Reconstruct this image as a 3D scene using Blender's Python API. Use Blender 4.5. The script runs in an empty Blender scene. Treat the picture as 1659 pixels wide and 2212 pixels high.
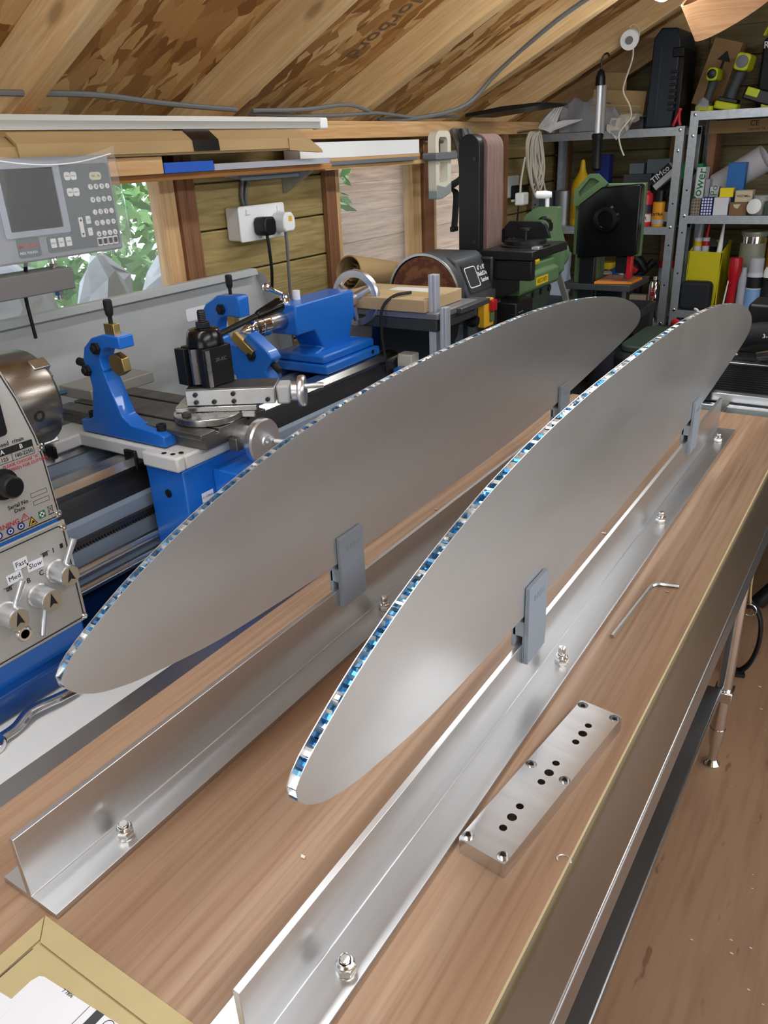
import bpy, math, random
from mathutils import Vector, Matrix, Euler
random.seed(11)
C = bpy.context.scene.collection
PI = math.pi

# ------------------------------------------------------------------ camera
cam_d = bpy.data.cameras.new('camera'); cam = bpy.data.objects.new('camera', cam_d); C.objects.link(cam)
cam_d.sensor_fit = 'HORIZONTAL'; cam_d.sensor_width = 36.0; cam_d.lens = 36.67; cam_d.clip_start = 0.02; cam_d.clip_end = 200
_r, _u, _b = (0.8405, 0.5401, -0.0435), (-0.1933, 0.3739, 0.9071), (0.5062, -0.7540, 0.4186)
cam.matrix_world = Matrix(((_r[0], _u[0], _b[0], 0.0), (_r[1], _u[1], _b[1], 0.0), (_r[2], _u[2], _b[2], 1.6), (0, 0, 0, 1)))
bpy.context.scene.camera = cam

# ------------------------------------------------------------------ sky, light, exposure
world = bpy.data.worlds.new('world'); bpy.context.scene.world = world; world.use_nodes = True
bg = world.node_tree.nodes['Background']; bg.inputs[0].default_value = (0.86, 0.93, 1.0, 1); bg.inputs[1].default_value = 2.9
vs = bpy.context.scene.view_settings
vs.view_transform = 'Standard'; vs.look = 'None'; vs.gamma = 1.0; vs.use_curve_mapping = False; vs.exposure = 0.0
LED_STRENGTH = 29.0

# ------------------------------------------------------------------ materials
def lin(c):
    if isinstance(c, str):
        c = [int(c[i:i + 2], 16) / 255 for i in (0, 2, 4)]
        return tuple(v / 12.92 if v <= .04045 else ((v + .055) / 1.055) ** 2.4 for v in c)
    return tuple(c)
MATS = {}
def nd(nt, t, **kw):
    n = nt.nodes.new(t)
    for k, v in kw.items():
        setattr(n, k, v)
    return n
def mat(name, col, rough=.5, metal=0., spec=.5, noise=0., nscale=(20, 20, 20), col2=None, bump=0., bscale=None, rnoise=0., coat=0., trans=0., alpha=1., emit=0., aniso=0., ior=1.45):
    if name in MATS: return MATS[name]
    m = bpy.data.materials.new(name); m.use_nodes = True; nt = m.node_tree
    b = nt.nodes['Principled BSDF']; L = nt.links
    c = lin(col)
    b.inputs['Base Color'].default_value = (*c, 1); b.inputs['Roughness'].default_value = rough; b.inputs['Metallic'].default_value = metal
    b.inputs['Specular IOR Level'].default_value = spec; b.inputs['Coat Weight'].default_value = coat; b.inputs['IOR'].default_value = ior
    b.inputs['Transmission Weight'].default_value = trans; b.inputs['Alpha'].default_value = alpha
    b.inputs['Anisotropic'].default_value = aniso
    if emit:
        b.inputs['Emission Color'].default_value = (*c, 1); b.inputs['Emission Strength'].default_value = emit
    if noise or bump or rnoise:
        tc = nd(nt, 'ShaderNodeTexCoord'); mp = nd(nt, 'ShaderNodeMapping'); mp.inputs['Scale'].default_value = nscale
        L.new(tc.outputs['Object'], mp.inputs['Vector'])
        nz = nd(nt, 'ShaderNodeTexNoise'); nz.inputs['Scale'].default_value = 1; nz.inputs['Detail'].default_value = 6; nz.inputs['Roughness'].default_value = .6
        L.new(mp.outputs[0], nz.inputs['Vector'])
        if noise or col2:
            mx = nd(nt, 'ShaderNodeMix', data_type='RGBA')
            c2 = lin(col2) if col2 else tuple(v * (1 - noise) for v in c)
            rp = nd(nt, 'ShaderNodeMapRange'); rp.inputs[1].default_value = .3; rp.inputs[2].default_value = .7
            L.new(nz.outputs[0], rp.inputs[0])
            mx.inputs[6].default_value = (*c, 1); mx.inputs[7].default_value = (*c2, 1)
            L.new(rp.outputs[0], mx.inputs[0]); L.new(mx.outputs[2], b.inputs['Base Color'])
        if rnoise:
            rr = nd(nt, 'ShaderNodeMapRange'); rr.inputs[1].default_value = .25; rr.inputs[2].default_value = .75
            rr.inputs[3].default_value = max(.02, rough - rnoise); rr.inputs[4].default_value = min(1, rough + rnoise)
            L.new(nz.outputs[0], rr.inputs[0]); L.new(rr.outputs[0], b.inputs['Roughness'])
        if bump:
            bp = nd(nt, 'ShaderNodeBump'); bp.inputs['Strength'].default_value = bump; bp.inputs['Distance'].default_value = .002
            src = nz
            if bscale:
                mp2 = nd(nt, 'ShaderNodeMapping'); mp2.inputs['Scale'].default_value = bscale; L.new(tc.outputs['Object'], mp2.inputs['Vector'])
                src = nd(nt, 'ShaderNodeTexNoise'); src.inputs['Scale'].default_value = 1; src.inputs['Detail'].default_value = 4; L.new(mp2.outputs[0], src.inputs['Vector'])
            L.new(src.outputs[0], bp.inputs['Height']); L.new(bp.outputs[0], b.inputs['Normal'])
    MATS[name] = m
    return m

def wood(name, ca, cb, cc, grain=(60, 3, 60), rough=.6, knots=0., ring=6., spec=.3, coat=0., distort=2.5, fine=.35):
    """grain stretched along the small-scale axis, with growth-ring waves and optional knots"""
    if name in MATS: return MATS[name]
    m = bpy.data.materials.new(name); m.use_nodes = True; nt = m.node_tree; L = nt.links; b = nt.nodes['Principled BSDF']
    b.inputs['Roughness'].default_value = rough; b.inputs['Specular IOR Level'].default_value = spec; b.inputs['Coat Weight'].default_value = coat
    tc = nd(nt, 'ShaderNodeTexCoord'); oi = nd(nt, 'ShaderNodeObjectInfo')
    ad = nd(nt, 'ShaderNodeVectorMath', operation='ADD'); L.new(tc.outputs['Object'], ad.inputs[0])
    sc = nd(nt, 'ShaderNodeVectorMath', operation='SCALE'); sc.inputs[0].default_value = (7, 13, 5); L.new(oi.outputs['Random'], sc.inputs['Scale']); L.new(sc.outputs[0], ad.inputs[1])
    mp = nd(nt, 'ShaderNodeMapping'); mp.inputs['Scale'].default_value = tuple(g * .25 for g in grain); L.new(ad.outputs[0], mp.inputs['Vector'])
    n1 = nd(nt, 'ShaderNodeTexNoise'); n1.inputs['Scale'].default_value = 1; n1.inputs['Detail'].default_value = 3; n1.inputs['Distortion'].default_value = .6; L.new(mp.outputs[0], n1.inputs['Vector'])
    mul = nd(nt, 'ShaderNodeMath', operation='MULTIPLY'); mul.inputs[1].default_value = ring; L.new(n1.outputs[0], mul.inputs[0])
    sn = nd(nt, 'ShaderNodeMath', operation='PINGPONG'); sn.inputs[1].default_value = .5; L.new(mul.outputs[0], sn.inputs[0])
    mp2 = nd(nt, 'ShaderNodeMapping'); mp2.inputs['Scale'].default_value = tuple(g * 3 for g in grain); L.new(ad.outputs[0], mp2.inputs['Vector'])
    n2 = nd(nt, 'ShaderNodeTexNoise'); n2.inputs['Scale'].default_value = 1; n2.inputs['Detail'].default_value = 5; L.new(mp2.outputs[0], n2.inputs['Vector'])
    r1 = nd(nt, 'ShaderNodeMapRange'); r1.inputs[1].default_value = 0; r1.inputs[2].default_value = .5; L.new(sn.outputs[0], r1.inputs[0])
    m1 = nd(nt, 'ShaderNodeMix', data_type='RGBA'); m1.inputs[6].default_value = (*lin(ca), 1); m1.inputs[7].default_value = (*lin(cb), 1); L.new(r1.outputs[0], m1.inputs[0])
    r2 = nd(nt, 'ShaderNodeMapRange'); r2.inputs[1].default_value = .45; r2.inputs[2].default_value = .75; r2.inputs[4].default_value = fine * 2; L.new(n2.outputs[0], r2.inputs[0])
    m2 = nd(nt, 'ShaderNodeMix', data_type='RGBA'); m2.inputs[7].default_value = (*lin(cc), 1); L.new(r2.outputs[0], m2.inputs[0]); L.new(m1.outputs[2], m2.inputs[6])
    out = m2.outputs[2]
    if knots:
        mp3 = nd(nt, 'ShaderNodeMapping'); mp3.inputs['Scale'].default_value = tuple((7 if g > 10 else 2.6) for g in grain); L.new(ad.outputs[0], mp3.inputs['Vector'])
        vo = nd(nt, 'ShaderNodeTexVoronoi'); vo.inputs['Scale'].default_value = 1; L.new(mp3.outputs[0], vo.inputs['Vector'])
        r3 = nd(nt, 'ShaderNodeMapRange'); r3.inputs[1].default_value = .05; r3.inputs[2].default_value = .11; r3.inputs[3].default_value = knots; r3.inputs[4].default_value = 0; L.new(vo.outputs['Distance'], r3.inputs[0])
        m3 = nd(nt, 'ShaderNodeMix', data_type='RGBA'); m3.inputs[7].default_value = (*[v * .35 for v in lin(cc)], 1); L.new(r3.outputs[0], m3.inputs[0]); L.new(out, m3.inputs[6]); out = m3.outputs[2]
    L.new(out, b.inputs['Base Color'])
    bp = nd(nt, 'ShaderNodeBump'); bp.inputs['Strength'].default_value = .12; bp.inputs['Distance'].default_value = .001; L.new(n2.outputs[0], bp.inputs['Height']); L.new(bp.outputs[0], b.inputs['Normal'])
    MATS[name] = m
    return m

def osb(name):
    m = bpy.data.materials.new(name); m.use_nodes = True; nt = m.node_tree; L = nt.links; b = nt.nodes['Principled BSDF']
    b.inputs['Roughness'].default_value = .55; b.inputs['Specular IOR Level'].default_value = .35
    tc = nd(nt, 'ShaderNodeTexCoord'); prev = None
    ramp_cols = ['c69a64', 'ad7d48', '976836', 'd3ac78', 'a17140', 'b98a54', '86592e']
    for i, (rz, sx, sy, th) in enumerate(((.25, 8, 26, 0), (1.0, 10, 30, .45), (-.5, 7, 34, .5), (1.9, 9, 26, .55), (.6, 12, 22, .6))):
        mp = nd(nt, 'ShaderNodeMapping'); mp.inputs['Rotation'].default_value = (0, 0, rz); mp.inputs['Scale'].default_value = (sx, sy, .01); mp.inputs['Location'].default_value = (i * 3.1, i * 1.7, 0)
        nz = nd(nt, 'ShaderNodeTexNoise'); nz.inputs['Scale'].default_value = 30; nz.inputs['Detail'].default_value = 2; L.new(tc.outputs['Object'], nz.inputs['Vector'])
        ad = nd(nt, 'ShaderNodeVectorMath', operation='MULTIPLY_ADD'); ad.inputs[1].default_value = (.016, .016, .0); L.new(nz.outputs['Color'], ad.inputs[0]); L.new(tc.outputs['Object'], ad.inputs[2])
        L.new(ad.outputs[0], mp.inputs['Vector'])
        vo = nd(nt, 'ShaderNodeTexVoronoi'); vo.inputs['Scale'].default_value = 1; L.new(mp.outputs[0], vo.inputs['Vector'])
        rp = nd(nt, 'ShaderNodeValToRGB'); rp.color_ramp.interpolation = 'CONSTANT'
        els = rp.color_ramp.elements
        els[0].position = 0; els[0].color = (*lin(ramp_cols[0]), 1); els[1].position = .86; els[1].color = (*lin(ramp_cols[6]), 1)
        for k in range(1, 6):
            e = els.new(k / 7 + .02); e.color = (*lin(ramp_cols[k]), 1)
        sp = nd(nt, 'ShaderNodeSeparateColor'); L.new(vo.outputs['Color'], sp.inputs[0]); L.new(sp.outputs[0], rp.inputs[0])
        gm = nd(nt, 'ShaderNodeMapping'); gm.inputs['Rotation'].default_value = (0, 0, rz); gm.inputs['Scale'].default_value = (15, 260, 1); L.new(tc.outputs['Object'], gm.inputs['Vector'])
        gn = nd(nt, 'ShaderNodeTexNoise'); gn.inputs['Scale'].default_value = 1; L.new(gm.outputs[0], gn.inputs['Vector'])
        gr = nd(nt, 'ShaderNodeMapRange'); gr.inputs[1].default_value = .3; gr.inputs[2].default_value = .7; gr.inputs[3].default_value = .88; gr.inputs[4].default_value = 1.1; L.new(gn.outputs[0], gr.inputs[0])
        mg = nd(nt, 'ShaderNodeVectorMath', operation='SCALE'); L.new(rp.outputs[0], mg.inputs[0]); L.new(gr.outputs[0], mg.inputs['Scale'])
        if prev is None: prev = mg.outputs[0]
        else:
            gt = nd(nt, 'ShaderNodeMath', operation='GREATER_THAN'); gt.inputs[1].default_value = th; L.new(sp.outputs[1], gt.inputs[0])
            mx = nd(nt, 'ShaderNodeMix', data_type='RGBA'); L.new(gt.outputs[0], mx.inputs[0]); L.new(prev, mx.inputs[6]); L.new(mg.outputs[0], mx.inputs[7]); prev = mx.outputs[2]
    L.new(prev, b.inputs['Base Color'])
    MATS[name] = m
    return m

# ------------------------------------------------------------------ mesh builder
class M:
    def __init__(s): s.v = []; s.f = []; s.mi = []; s.cur = 0
    def add(s, vs_, fs_):
        o = len(s.v); s.v += [tuple(v) for v in vs_]; s.f += [tuple(i + o for i in f) for f in fs_]; s.mi += [s.cur] * len(fs_); return s
    def box(s, x0, x1, y0, y1, z0, z1):
        return s.add([(x0, y0, z0), (x1, y0, z0), (x1, y1, z0), (x0, y1, z0), (x0, y0, z1), (x1, y0, z1), (x1, y1, z1), (x0, y1, z1)],
                     [(0, 3, 2, 1), (4, 5, 6, 7), (0, 1, 5, 4), (1, 2, 6, 5), (2, 3, 7, 6), (3, 0, 4, 7)])
    def obox(s, c, size, R=None):
        R = R or Matrix.Identity(3); hx, hy, hz = [q / 2 for q in size]; c = Vector(c)
        vs_ = [c + R @ Vector(p) for p in ((-hx, -hy, -hz), (hx, -hy, -hz), (hx, hy, -hz), (-hx, hy, -hz), (-hx, -hy, hz), (hx, -hy, hz), (hx, hy, hz), (-hx, hy, hz))]
        return s.add(vs_, [(0, 3, 2, 1), (4, 5, 6, 7), (0, 1, 5, 4), (1, 2, 6, 5), (2, 3, 7, 6), (3, 0, 4, 7)])
    def prism(s, poly, axis, a, b):
        """polygon in the two axes other than `axis`, extruded from a to b"""
        n = len(poly); mk = {'x': lambda p, t: (t, p[0], p[1]), 'y': lambda p, t: (p[0], t, p[1]), 'z': lambda p, t: (p[0], p[1], t)}[axis]
        vs_ = [mk(p, a) for p in poly] + [mk(p, b) for p in poly]
        fs_ = [tuple(range(n - 1, -1, -1)), tuple(range(n, 2 * n))] + [(i, (i + 1) % n, n + (i + 1) % n, n + i) for i in range(n)]
        return s.add(vs_, fs_)
    def frame(s, d):
        d = Vector(d).normalized(); t = Vector((0, 0, 1)) if abs(d.z) < .9 else Vector((1, 0, 0))
        u = d.cross(t).normalized(); return u, d.cross(u), d
    def rev(s, prof, o, d, n=24, closed=False):
        """profile of (radius, height) pairs turned about axis d at o"""
        u, w, d = s.frame(d); o = Vector(o); base = len(s.v); vs_ = []; fs_ = []
        for r, h in prof:
            for k in range(n):
                a = 2 * PI * k / n; vs_.append(o + d * h + (u * math.cos(a) + w * math.sin(a)) * max(r, 1e-5))
        m_ = len(prof)
        for i in range(m_ - 1 + (1 if closed else 0)):
            j = (i + 1) % m_
            for k in range(n):
                k2 = (k + 1) % n; fs_.append((i * n + k, i * n + k2, j * n + k2, j * n + k))
        if not closed:
            fs_.append(tuple(range(n - 1, -1, -1))); fs_.append(tuple((m_ - 1) * n + k for k in range(n)))
        return s.add(vs_, fs_)
    def cyl(s, p0, p1, r, r1=None, n=20):
        p0 = Vector(p0); p1 = Vector(p1); h = (p1 - p0).length
        return s.rev([(r, 0), (r if r1 is None else r1, h)], p0, p1 - p0, n)
    def hexa(s, o, d, r, h):
        return s.rev([(r, 0), (r, h)], o, d, 6)
    def tube(s, pts, r, n=8, sub=4, closed=False, flat=1.):
        P = smooth(pts, sub, closed) if sub > 1 else [Vector(p) for p in pts]
        vs_ = []; fs_ = []; u = None; m_ = len(P)
        for i, p in enumerate(P):
            if closed: t = P[(i + 1) % m_] - P[i - 1]
            else: t = P[min(i + 1, m_ - 1)] - P[max(i - 1, 0)]
            t = t.normalized() if t.length > 1e-9 else Vector((0, 0, 1))
            if u is None: u = s.frame(t)[0]
            u = (u - t * u.dot(t)); u = u.normalized() if u.length > 1e-6 else s.frame(t)[0]; w = t.cross(u)
            rr = r(i / (m_ - 1)) if callable(r) else r
            for k in range(n):
                a = 2 * PI * k / n; vs_.append(p + u * math.cos(a) * rr + w * math.sin(a) * rr * flat)
        for i in range(m_ if closed else m_ - 1):
            j = (i + 1) % m_
            for k in range(n): k2 = (k + 1) % n; fs_.append((i * n + k, i * n + k2, j * n + k2, j * n + k))
        if not closed: fs_ += [tuple(range(n - 1, -1, -1)), tuple((m_ - 1) * n + k for k in range(n))]
        return s.add(vs_, fs_)
    def ball(s, c, r, n=14, sz=1.):
        return s.rev([(r * math.sin(PI * i / 10), -r * math.cos(PI * i / 10) * sz) for i in range(11)], c, (0, 0, 1), n)
    def text(s, string, o, right, up, size, align='CENTER', depth=.0004, bold=0.):
        vs_, fs_ = text_geo(string, align, bold); o = Vector(o); right = Vector(right).normalized(); up = Vector(up).normalized(); nn = right.cross(up)
        return s.add([o + right * v[0] * size + up * v[1] * size + nn * depth * (1 if v[2] > 0 else 0) for v in vs_], fs_)
    def plate(s, outer, holes, z0, z1, fn=None):
        vs_, fs_ = plate_geo(outer, holes)
        fn = fn or (lambda p: p)
        return s.add([fn((v[0], v[1], z1 if v[2] > 0 else z0)) for v in vs_], fs_)
    def sheet(s, grid):
        """rows of points -> quads"""
        n = len(grid[0]); return s.add([p for r in grid for p in r], [(i * n + j, i * n + j + 1, (i + 1) * n + j + 1, (i + 1) * n + j) for i in range(len(grid) - 1) for j in range(n - 1)])
    def xf(s, R, o=(0, 0, 0)):
        o = Vector(o); s.v = [tuple(R @ Vector(v) + o) for v in s.v]; return s

def smooth(pts, sub=4, closed=False):
    P = [Vector(p) for p in pts]; n = len(P); out = []
    if n < 3: return P
    rng = range(n) if closed else range(n - 1)
    for i in rng:
        p0 = P[(i - 1) % n] if closed or i > 0 else P[0] * 2 - P[1]
        p1 = P[i]; p2 = P[(i + 1) % n]
        p3 = P[(i + 2) % n] if closed or i + 2 < n else P[-1] * 2 - P[-2]
        for k in range(sub):
            t = k / sub; out.append(.5 * ((2 * p1) + (p2 - p0) * t + (2 * p0 - 5 * p1 + 4 * p2 - p3) * t * t + (3 * p1 - p0 - 3 * p2 + p3) * t ** 3))
    if not closed: out.append(P[-1])
    return out
def rrect(x0, x1, y0, y1, r, n=5):
    out = []
    for cx, cy, a0 in ((x1 - r, y1 - r, 0), (x0 + r, y1 - r, PI / 2), (x0 + r, y0 + r, PI), (x1 - r, y0 + r, 1.5 * PI)):
        out += [(cx + r * math.cos(a0 + PI / 2 * i / n), cy + r * math.sin(a0 + PI / 2 * i / n)) for i in range(n + 1)]
    return out
def circ(cx, cy, r, n=20): return [(cx + r * math.cos(2 * PI * i / n), cy + r * math.sin(2 * PI * i / n)) for i in range(n)]
def arc(cx, cy, r, a0, a1, n=12): return [(cx + r * math.cos(a0 + (a1 - a0) * i / n), cy + r * math.sin(a0 + (a1 - a0) * i / n)) for i in range(n + 1)]
def _to_geo(cu):
    ob = bpy.data.objects.new('tmp_curve', cu); C.objects.link(ob); dg = bpy.context.evaluated_depsgraph_get(); dg.update()
    me = bpy.data.meshes.new_from_object(ob.evaluated_get(dg)); g = ([tuple(v.co) for v in me.vertices], [tuple(p.vertices) for p in me.polygons])
    bpy.data.objects.remove(ob); bpy.data.curves.remove(cu); bpy.data.meshes.remove(me); return g
_TG = {}
def text_geo(string, align='CENTER', bold=0.):
    k = (string, align, bold)
    if k not in _TG:
        cu = bpy.data.curves.new('tmp_text', 'FONT'); cu.body = string; cu.size = 1; cu.align_x = align; cu.align_y = 'CENTER'; cu.extrude = .01; cu.resolution_u = 2; cu.offset = bold; _TG[k] = _to_geo(cu)
    return _TG[k]
def plate_geo(outer, holes):
    cu = bpy.data.curves.new('tmp_plate', 'CURVE'); cu.dimensions = '2D'; cu.fill_mode = 'BOTH'; cu.extrude = 1
    for pl in [outer] + list(holes):
        sp = cu.splines.new('POLY'); sp.points.add(len(pl) - 1); sp.use_cyclic_u = True
        for q, p in zip(sp.points, pl): q.co = (p[0], p[1], 0, 1)
    return _to_geo(cu)

def mesh_obj(name, g, material, origin, bevel=0., sm=35., seg=2):
    me = bpy.data.meshes.new(name); o = Vector(origin)
    me.from_pydata([tuple(Vector(v) - o) for v in g.v], [], g.f); me.update()
    ml = material if isinstance(material, (list, tuple)) else [material]
    for m_ in ml: me.materials.append(m_)
    if len(ml) > 1: me.polygons.foreach_set('material_index', g.mi)
    if sm:
        me.polygons.foreach_set('use_smooth', [True] * len(me.polygons)); me.set_sharp_from_angle(angle=math.radians(sm))
    ob = bpy.data.objects.new(name, me); C.objects.link(ob)
    if bevel:
        b = ob.modifiers.new('bevel', 'BEVEL'); b.width = bevel; b.segments = seg; b.limit_method = 'ANGLE'; b.angle_limit = .6; b.harden_normals = False
    return ob
LABELS = {}
def tag(o, label=None, cat=None, group=None, kind=None):
    if label: o['label'] = label
    if cat: o['category'] = cat
    if group: o['group'] = group
    if kind: o['kind'] = kind
    return o
class Thing:
    """an Empty at the thing's base; parts are modelled in world space (or in local space with rot)"""
    def __init__(s, name, label, cat, loc, group=None, rot=None, kind=None):
        s.e = bpy.data.objects.new(name, None); C.objects.link(s.e); s.e.empty_display_size = .05; s.e.location = loc; s.local = rot is not None
        if rot is not None: s.e.rotation_euler = rot
        s.o = (0, 0, 0) if s.local else tuple(loc); tag(s.e, label, cat, group, kind)
    def part(s, name, g, material, parent=None, bevel=0., label=None, kind=None, sm=35., seg=2):
        ob = mesh_obj(name, g, material, s.o, bevel, sm, seg); ob.parent = parent or s.e; tag(ob, label, kind=kind); return ob
    def copy(s, loc, label, rot=None):
        def rec(o, par):
            c = o.copy(); C.objects.link(c); c.parent = par
            for ch in [q for q in bpy.data.objects if q.parent == o]: rec(ch, c)
            return c
        r = rec(s.e, None); r.location = loc; r['label'] = label
        if rot is not None: r.rotation_euler = rot
        return r
def solo(name, g, material, label, cat, group=None, bevel=0., sm=35., kind=None, seg=2):
    xs = [v[0] for v in g.v]; ys = [v[1] for v in g.v]; zs = [v[2] for v in g.v]
    o = ((min(xs) + max(xs)) / 2, (min(ys) + max(ys)) / 2, min(zs))
    ob = mesh_obj(name, g, material, o, bevel, sm, seg); ob.location = o
    return tag(ob, label, cat, group, kind)
def struct(name, g, material, label=None, bevel=0., parent=None, sm=35., origin=(0, 0, 0)):
    ob = mesh_obj(name, g, material, origin, bevel, sm)
    if parent: ob.parent = parent
    else: tag(ob, label, kind='structure')
    return ob
# ------------------------------------------------------------------ material palette
pine = wood('pine', 'e3c597', 'd6b27e', 'c49a66', grain=(3, 60, 60), knots=.6)            # grain along x (rafters, local)
pine_y = wood('pine_y', 'd6b286', 'c59a68', 'b08656', grain=(60, 3, 60), knots=.6)
pine_z = wood('pine_z', 'd4ab72', 'c0935a', 'a97a45', grain=(60, 60, 3), knots=.5)
cream_frame = wood('cream_frame', 'dcb98a', 'cda272', 'b98b58', grain=(60, 60, 3))
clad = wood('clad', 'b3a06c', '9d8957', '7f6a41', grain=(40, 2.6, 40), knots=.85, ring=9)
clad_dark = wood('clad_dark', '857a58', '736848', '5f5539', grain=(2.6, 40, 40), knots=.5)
stud_m = wood('stud', '93684a', '80583c', '6a472f', grain=(60, 60, 3), rough=.45)
fence_m = wood('fence', 'a58d79', '8f7665', '735b4c', grain=(40, 2.4, 40), rough=.8)
ply_top = wood('ply_top', 'b0937a', 'a08167', '8b6a50', grain=(46, 1.2, 46), rough=.42, spec=.35, ring=3, fine=.42)
ply_edge = wood('ply_edge', 'd9c79c', 'cbb684', 'b79d6a', grain=(4, 4, 400), rough=.7)
ply_strip = wood('ply_strip', 'c98f55', 'b57a42', '9b6230', grain=(20, 3, 300), rough=.6)
floor_m = wood('floor_ply', '9c7a5e', '8f6d52', '7c5b43', grain=(16, 1.4, 16), rough=.5, ring=2, fine=.3)
OSB = osb('osb')
alu = mat('alu_brushed', (.68, .69, .70), .36, 1., noise=.14, nscale=(30, 1.6, 30), rnoise=.07)
alu_edge = mat('alu_edge', (.82, .82, .80), .3, 1.)
alu_face = mat('alu_face', (.66, .665, .67), .38, .9, noise=.08, nscale=(9, 3, 9), rnoise=.05)
alu_light = mat('alu_light', (.80, .82, .85), .32, 1.)
machined = mat('machined', (.72, .73, .74), .22, 1., noise=.08, nscale=(8, 60, 8), rnoise=.05)
steel = mat('steel', (.55, .54, .52), .28, 1., noise=.2, nscale=(30, 3, 30), rnoise=.08)
stainless = mat('stainless', (.42, .42, .425), .30, 1., noise=.12, nscale=(10, 2, 10), rnoise=.03)
chrome = mat('chrome', (.82, .82, .83), .08, 1.)
zinc = mat('zinc', (.78, .78, .76), .16, 1.)
galv = mat('galv', (.52, .57, .62), .42, .75, noise=.22, nscale=(55, 55, 55), rnoise=.1)
iron = mat('iron', (.20, .19, .175), .42, .9, noise=.2, nscale=(40, 8, 40), rnoise=.1)
iron_dark = mat('iron_dark', (.045, .046, .048), .35, .6)
brass = mat('brass', (.60, .42, .16), .35, 1.)
blue = mat('blue_paint', '1769c8', .34, coat=.3, bump=.05, bscale=(160, 160, 160))
blue_dark = mat('blue_tray', '12509f', .4, noise=.35, nscale=(20, 20, 20))
blue_plastic = mat('blue_plastic', '1f56b8', .4)
lathe_grey = mat('lathe_grey', 'b9bdbd', .45, noise=.05, nscale=(30, 30, 30))
lathe_white = mat('lathe_white', 'd3d3cf', .42)
panel_silver = mat('panel_silver', 'bcbab6', .38, .25, noise=.05, nscale=(9, 9, 9))
white_top = mat('white_top', 'e6e8e8', .2, coat=.3)
dro_grey = mat('dro_grey', '85888d', .5)
dro_panel = mat('dro_panel', '535d5d', .5)
key_white = mat('key_white', 'd7d7d3', .5)
screen_black = mat('screen_black', '07090c', .12)
black = mat('black', '0d0f12', .4)
black_soft = mat('black_soft', '101215', .65)
black_gloss = mat('black_gloss', '08090b', .22)
dark_grey = mat('dark_grey', '3a3e42', .5, noise=.1, nscale=(200, 200, 200))
mid_grey = mat('mid_grey', '6c7177', .5)
printed = mat('printed_grey', '868e98', .55, bump=.06, bscale=(20, 20, 900))
ink = mat('ink', '15171a', .6)
ink_red = mat('ink_red', 'b3262f', .6)
ink_blue = mat('ink_blue', '1f2f7a', .6)
ink_green = mat('ink_green', '1c7a4a', .6)
ink_yellow = mat('ink_yellow', 'e0b524', .6)
ink_white = mat('ink_white', 'e6e8ea', .6)
label_white = mat('label_white', 'e9ecf2', .55)
label_tan = mat('label_tan', 'a99c86', .4, .2)
white_plastic = mat('white_plastic', 'eceeee', .4)
cream_plastic = mat('cream_plastic', 'ddd8c6', .45)
card = mat('card', 'b09468', .8, noise=.12, nscale=(30, 6, 30))
card_light = mat('card_light', 'c2a983', .8, noise=.1, nscale=(20, 20, 20))
mailer_m = mat('mailer', 'c1b184', .75, noise=.06, nscale=(40, 40, 40))
tape_black = mat('tape_black', '0b0b0c', .2)
grey_cable = mat('grey_cable', '6d6f70', .5)
white_cable = mat('white_cable', 'cfc9ba', .5)
black_cable = mat('black_cable', '15181b', .5)
green_paint = mat('green_paint', '587450', .45)
green_dark = mat('green_dark', '34453a', .5)
yellow = mat('yellow', 'd8b60c', .45)
yellow_box = mat('yellow_box', 'c9bd14', .5)
lime = mat('lime', 'b9c41c', .45)
red = mat('red', 'b01826', .3)
orange = mat('orange', 'e0892a', .5)
abrasive = mat('abrasive', '5d463f', .85, noise=.5, nscale=(220, 220, 10), col2='7d675f')
disc_m = mat('disc_m', '5e3228', .85)
clear_plastic = mat('clear_plastic', 'f2f4f6', .12, trans=1., ior=1.1)
bag_plastic = mat('bag_plastic', 'b9bcc4', .3, alpha=.55)
cover_film = mat('cover_film', 'f4f6fa', .06, alpha=.13, spec=.9)
tub_plastic = mat('tub_plastic', 'c9ced8', .3, alpha=.55)
glass = mat('glass', 'f0f6f4', .02, alpha=.10, spec=.6)
paper = mat('paper', 'dfe0de', .7)
cloth_white = mat('cloth_white', 'cfc9bd', .85)
veneer = wood('veneer', 'c49a72', 'b48760', 'a07048', grain=(6, 6, 300), rough=.55)
leaf_m = mat('leaf', '5f9a56', .6, noise=.4, nscale=(3, 3, 3), col2='9cc47e')
rock_m = mat('rock', 'c9cfd8', .8, noise=.35, nscale=(9, 9, 9))
soil_m = mat('soil', '6c6a55', .9)
led_m = mat('led', (.93, .97, 1.0), .5, emit=LED_STRENGTH)
foil_blue = mat('foil_blue', (.03, .16, .38), .22, .85)
foil_mid = mat('foil_mid', (.16, .36, .58), .2, .9)
foil_bright = mat('foil_bright', (.86, .88, .88), .3, .9)

# ------------------------------------------------------------------ room shell
XW, YE, YB, XR = -1.60, 4.12, -1.7, 1.15         # left wall, end wall, back wall, right wall
EZ, TAN = 1.69, .505                            # rafter underside at the left wall, roof slope
fnt = floor_m.node_tree; fb = fnt.nodes['Principled BSDF']; src_ = fb.inputs['Base Color'].links[0].from_socket
tcf = nd(fnt, 'ShaderNodeTexCoord'); mpf = nd(fnt, 'ShaderNodeMapping'); mpf.inputs['Scale'].default_value = (16, 5, 5); fnt.links.new(tcf.outputs['Object'], mpf.inputs['Vector'])
nzf = nd(fnt, 'ShaderNodeTexNoise'); nzf.inputs['Scale'].default_value = 1.4; nzf.inputs['Detail'].default_value = 3; fnt.links.new(mpf.outputs[0], nzf.inputs['Vector'])
rgf = nd(fnt, 'ShaderNodeMapRange'); rgf.inputs[1].default_value = .66; rgf.inputs[2].default_value = .70; rgf.inputs[4].default_value = .55; fnt.links.new(nzf.outputs[0], rgf.inputs[0])
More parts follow.
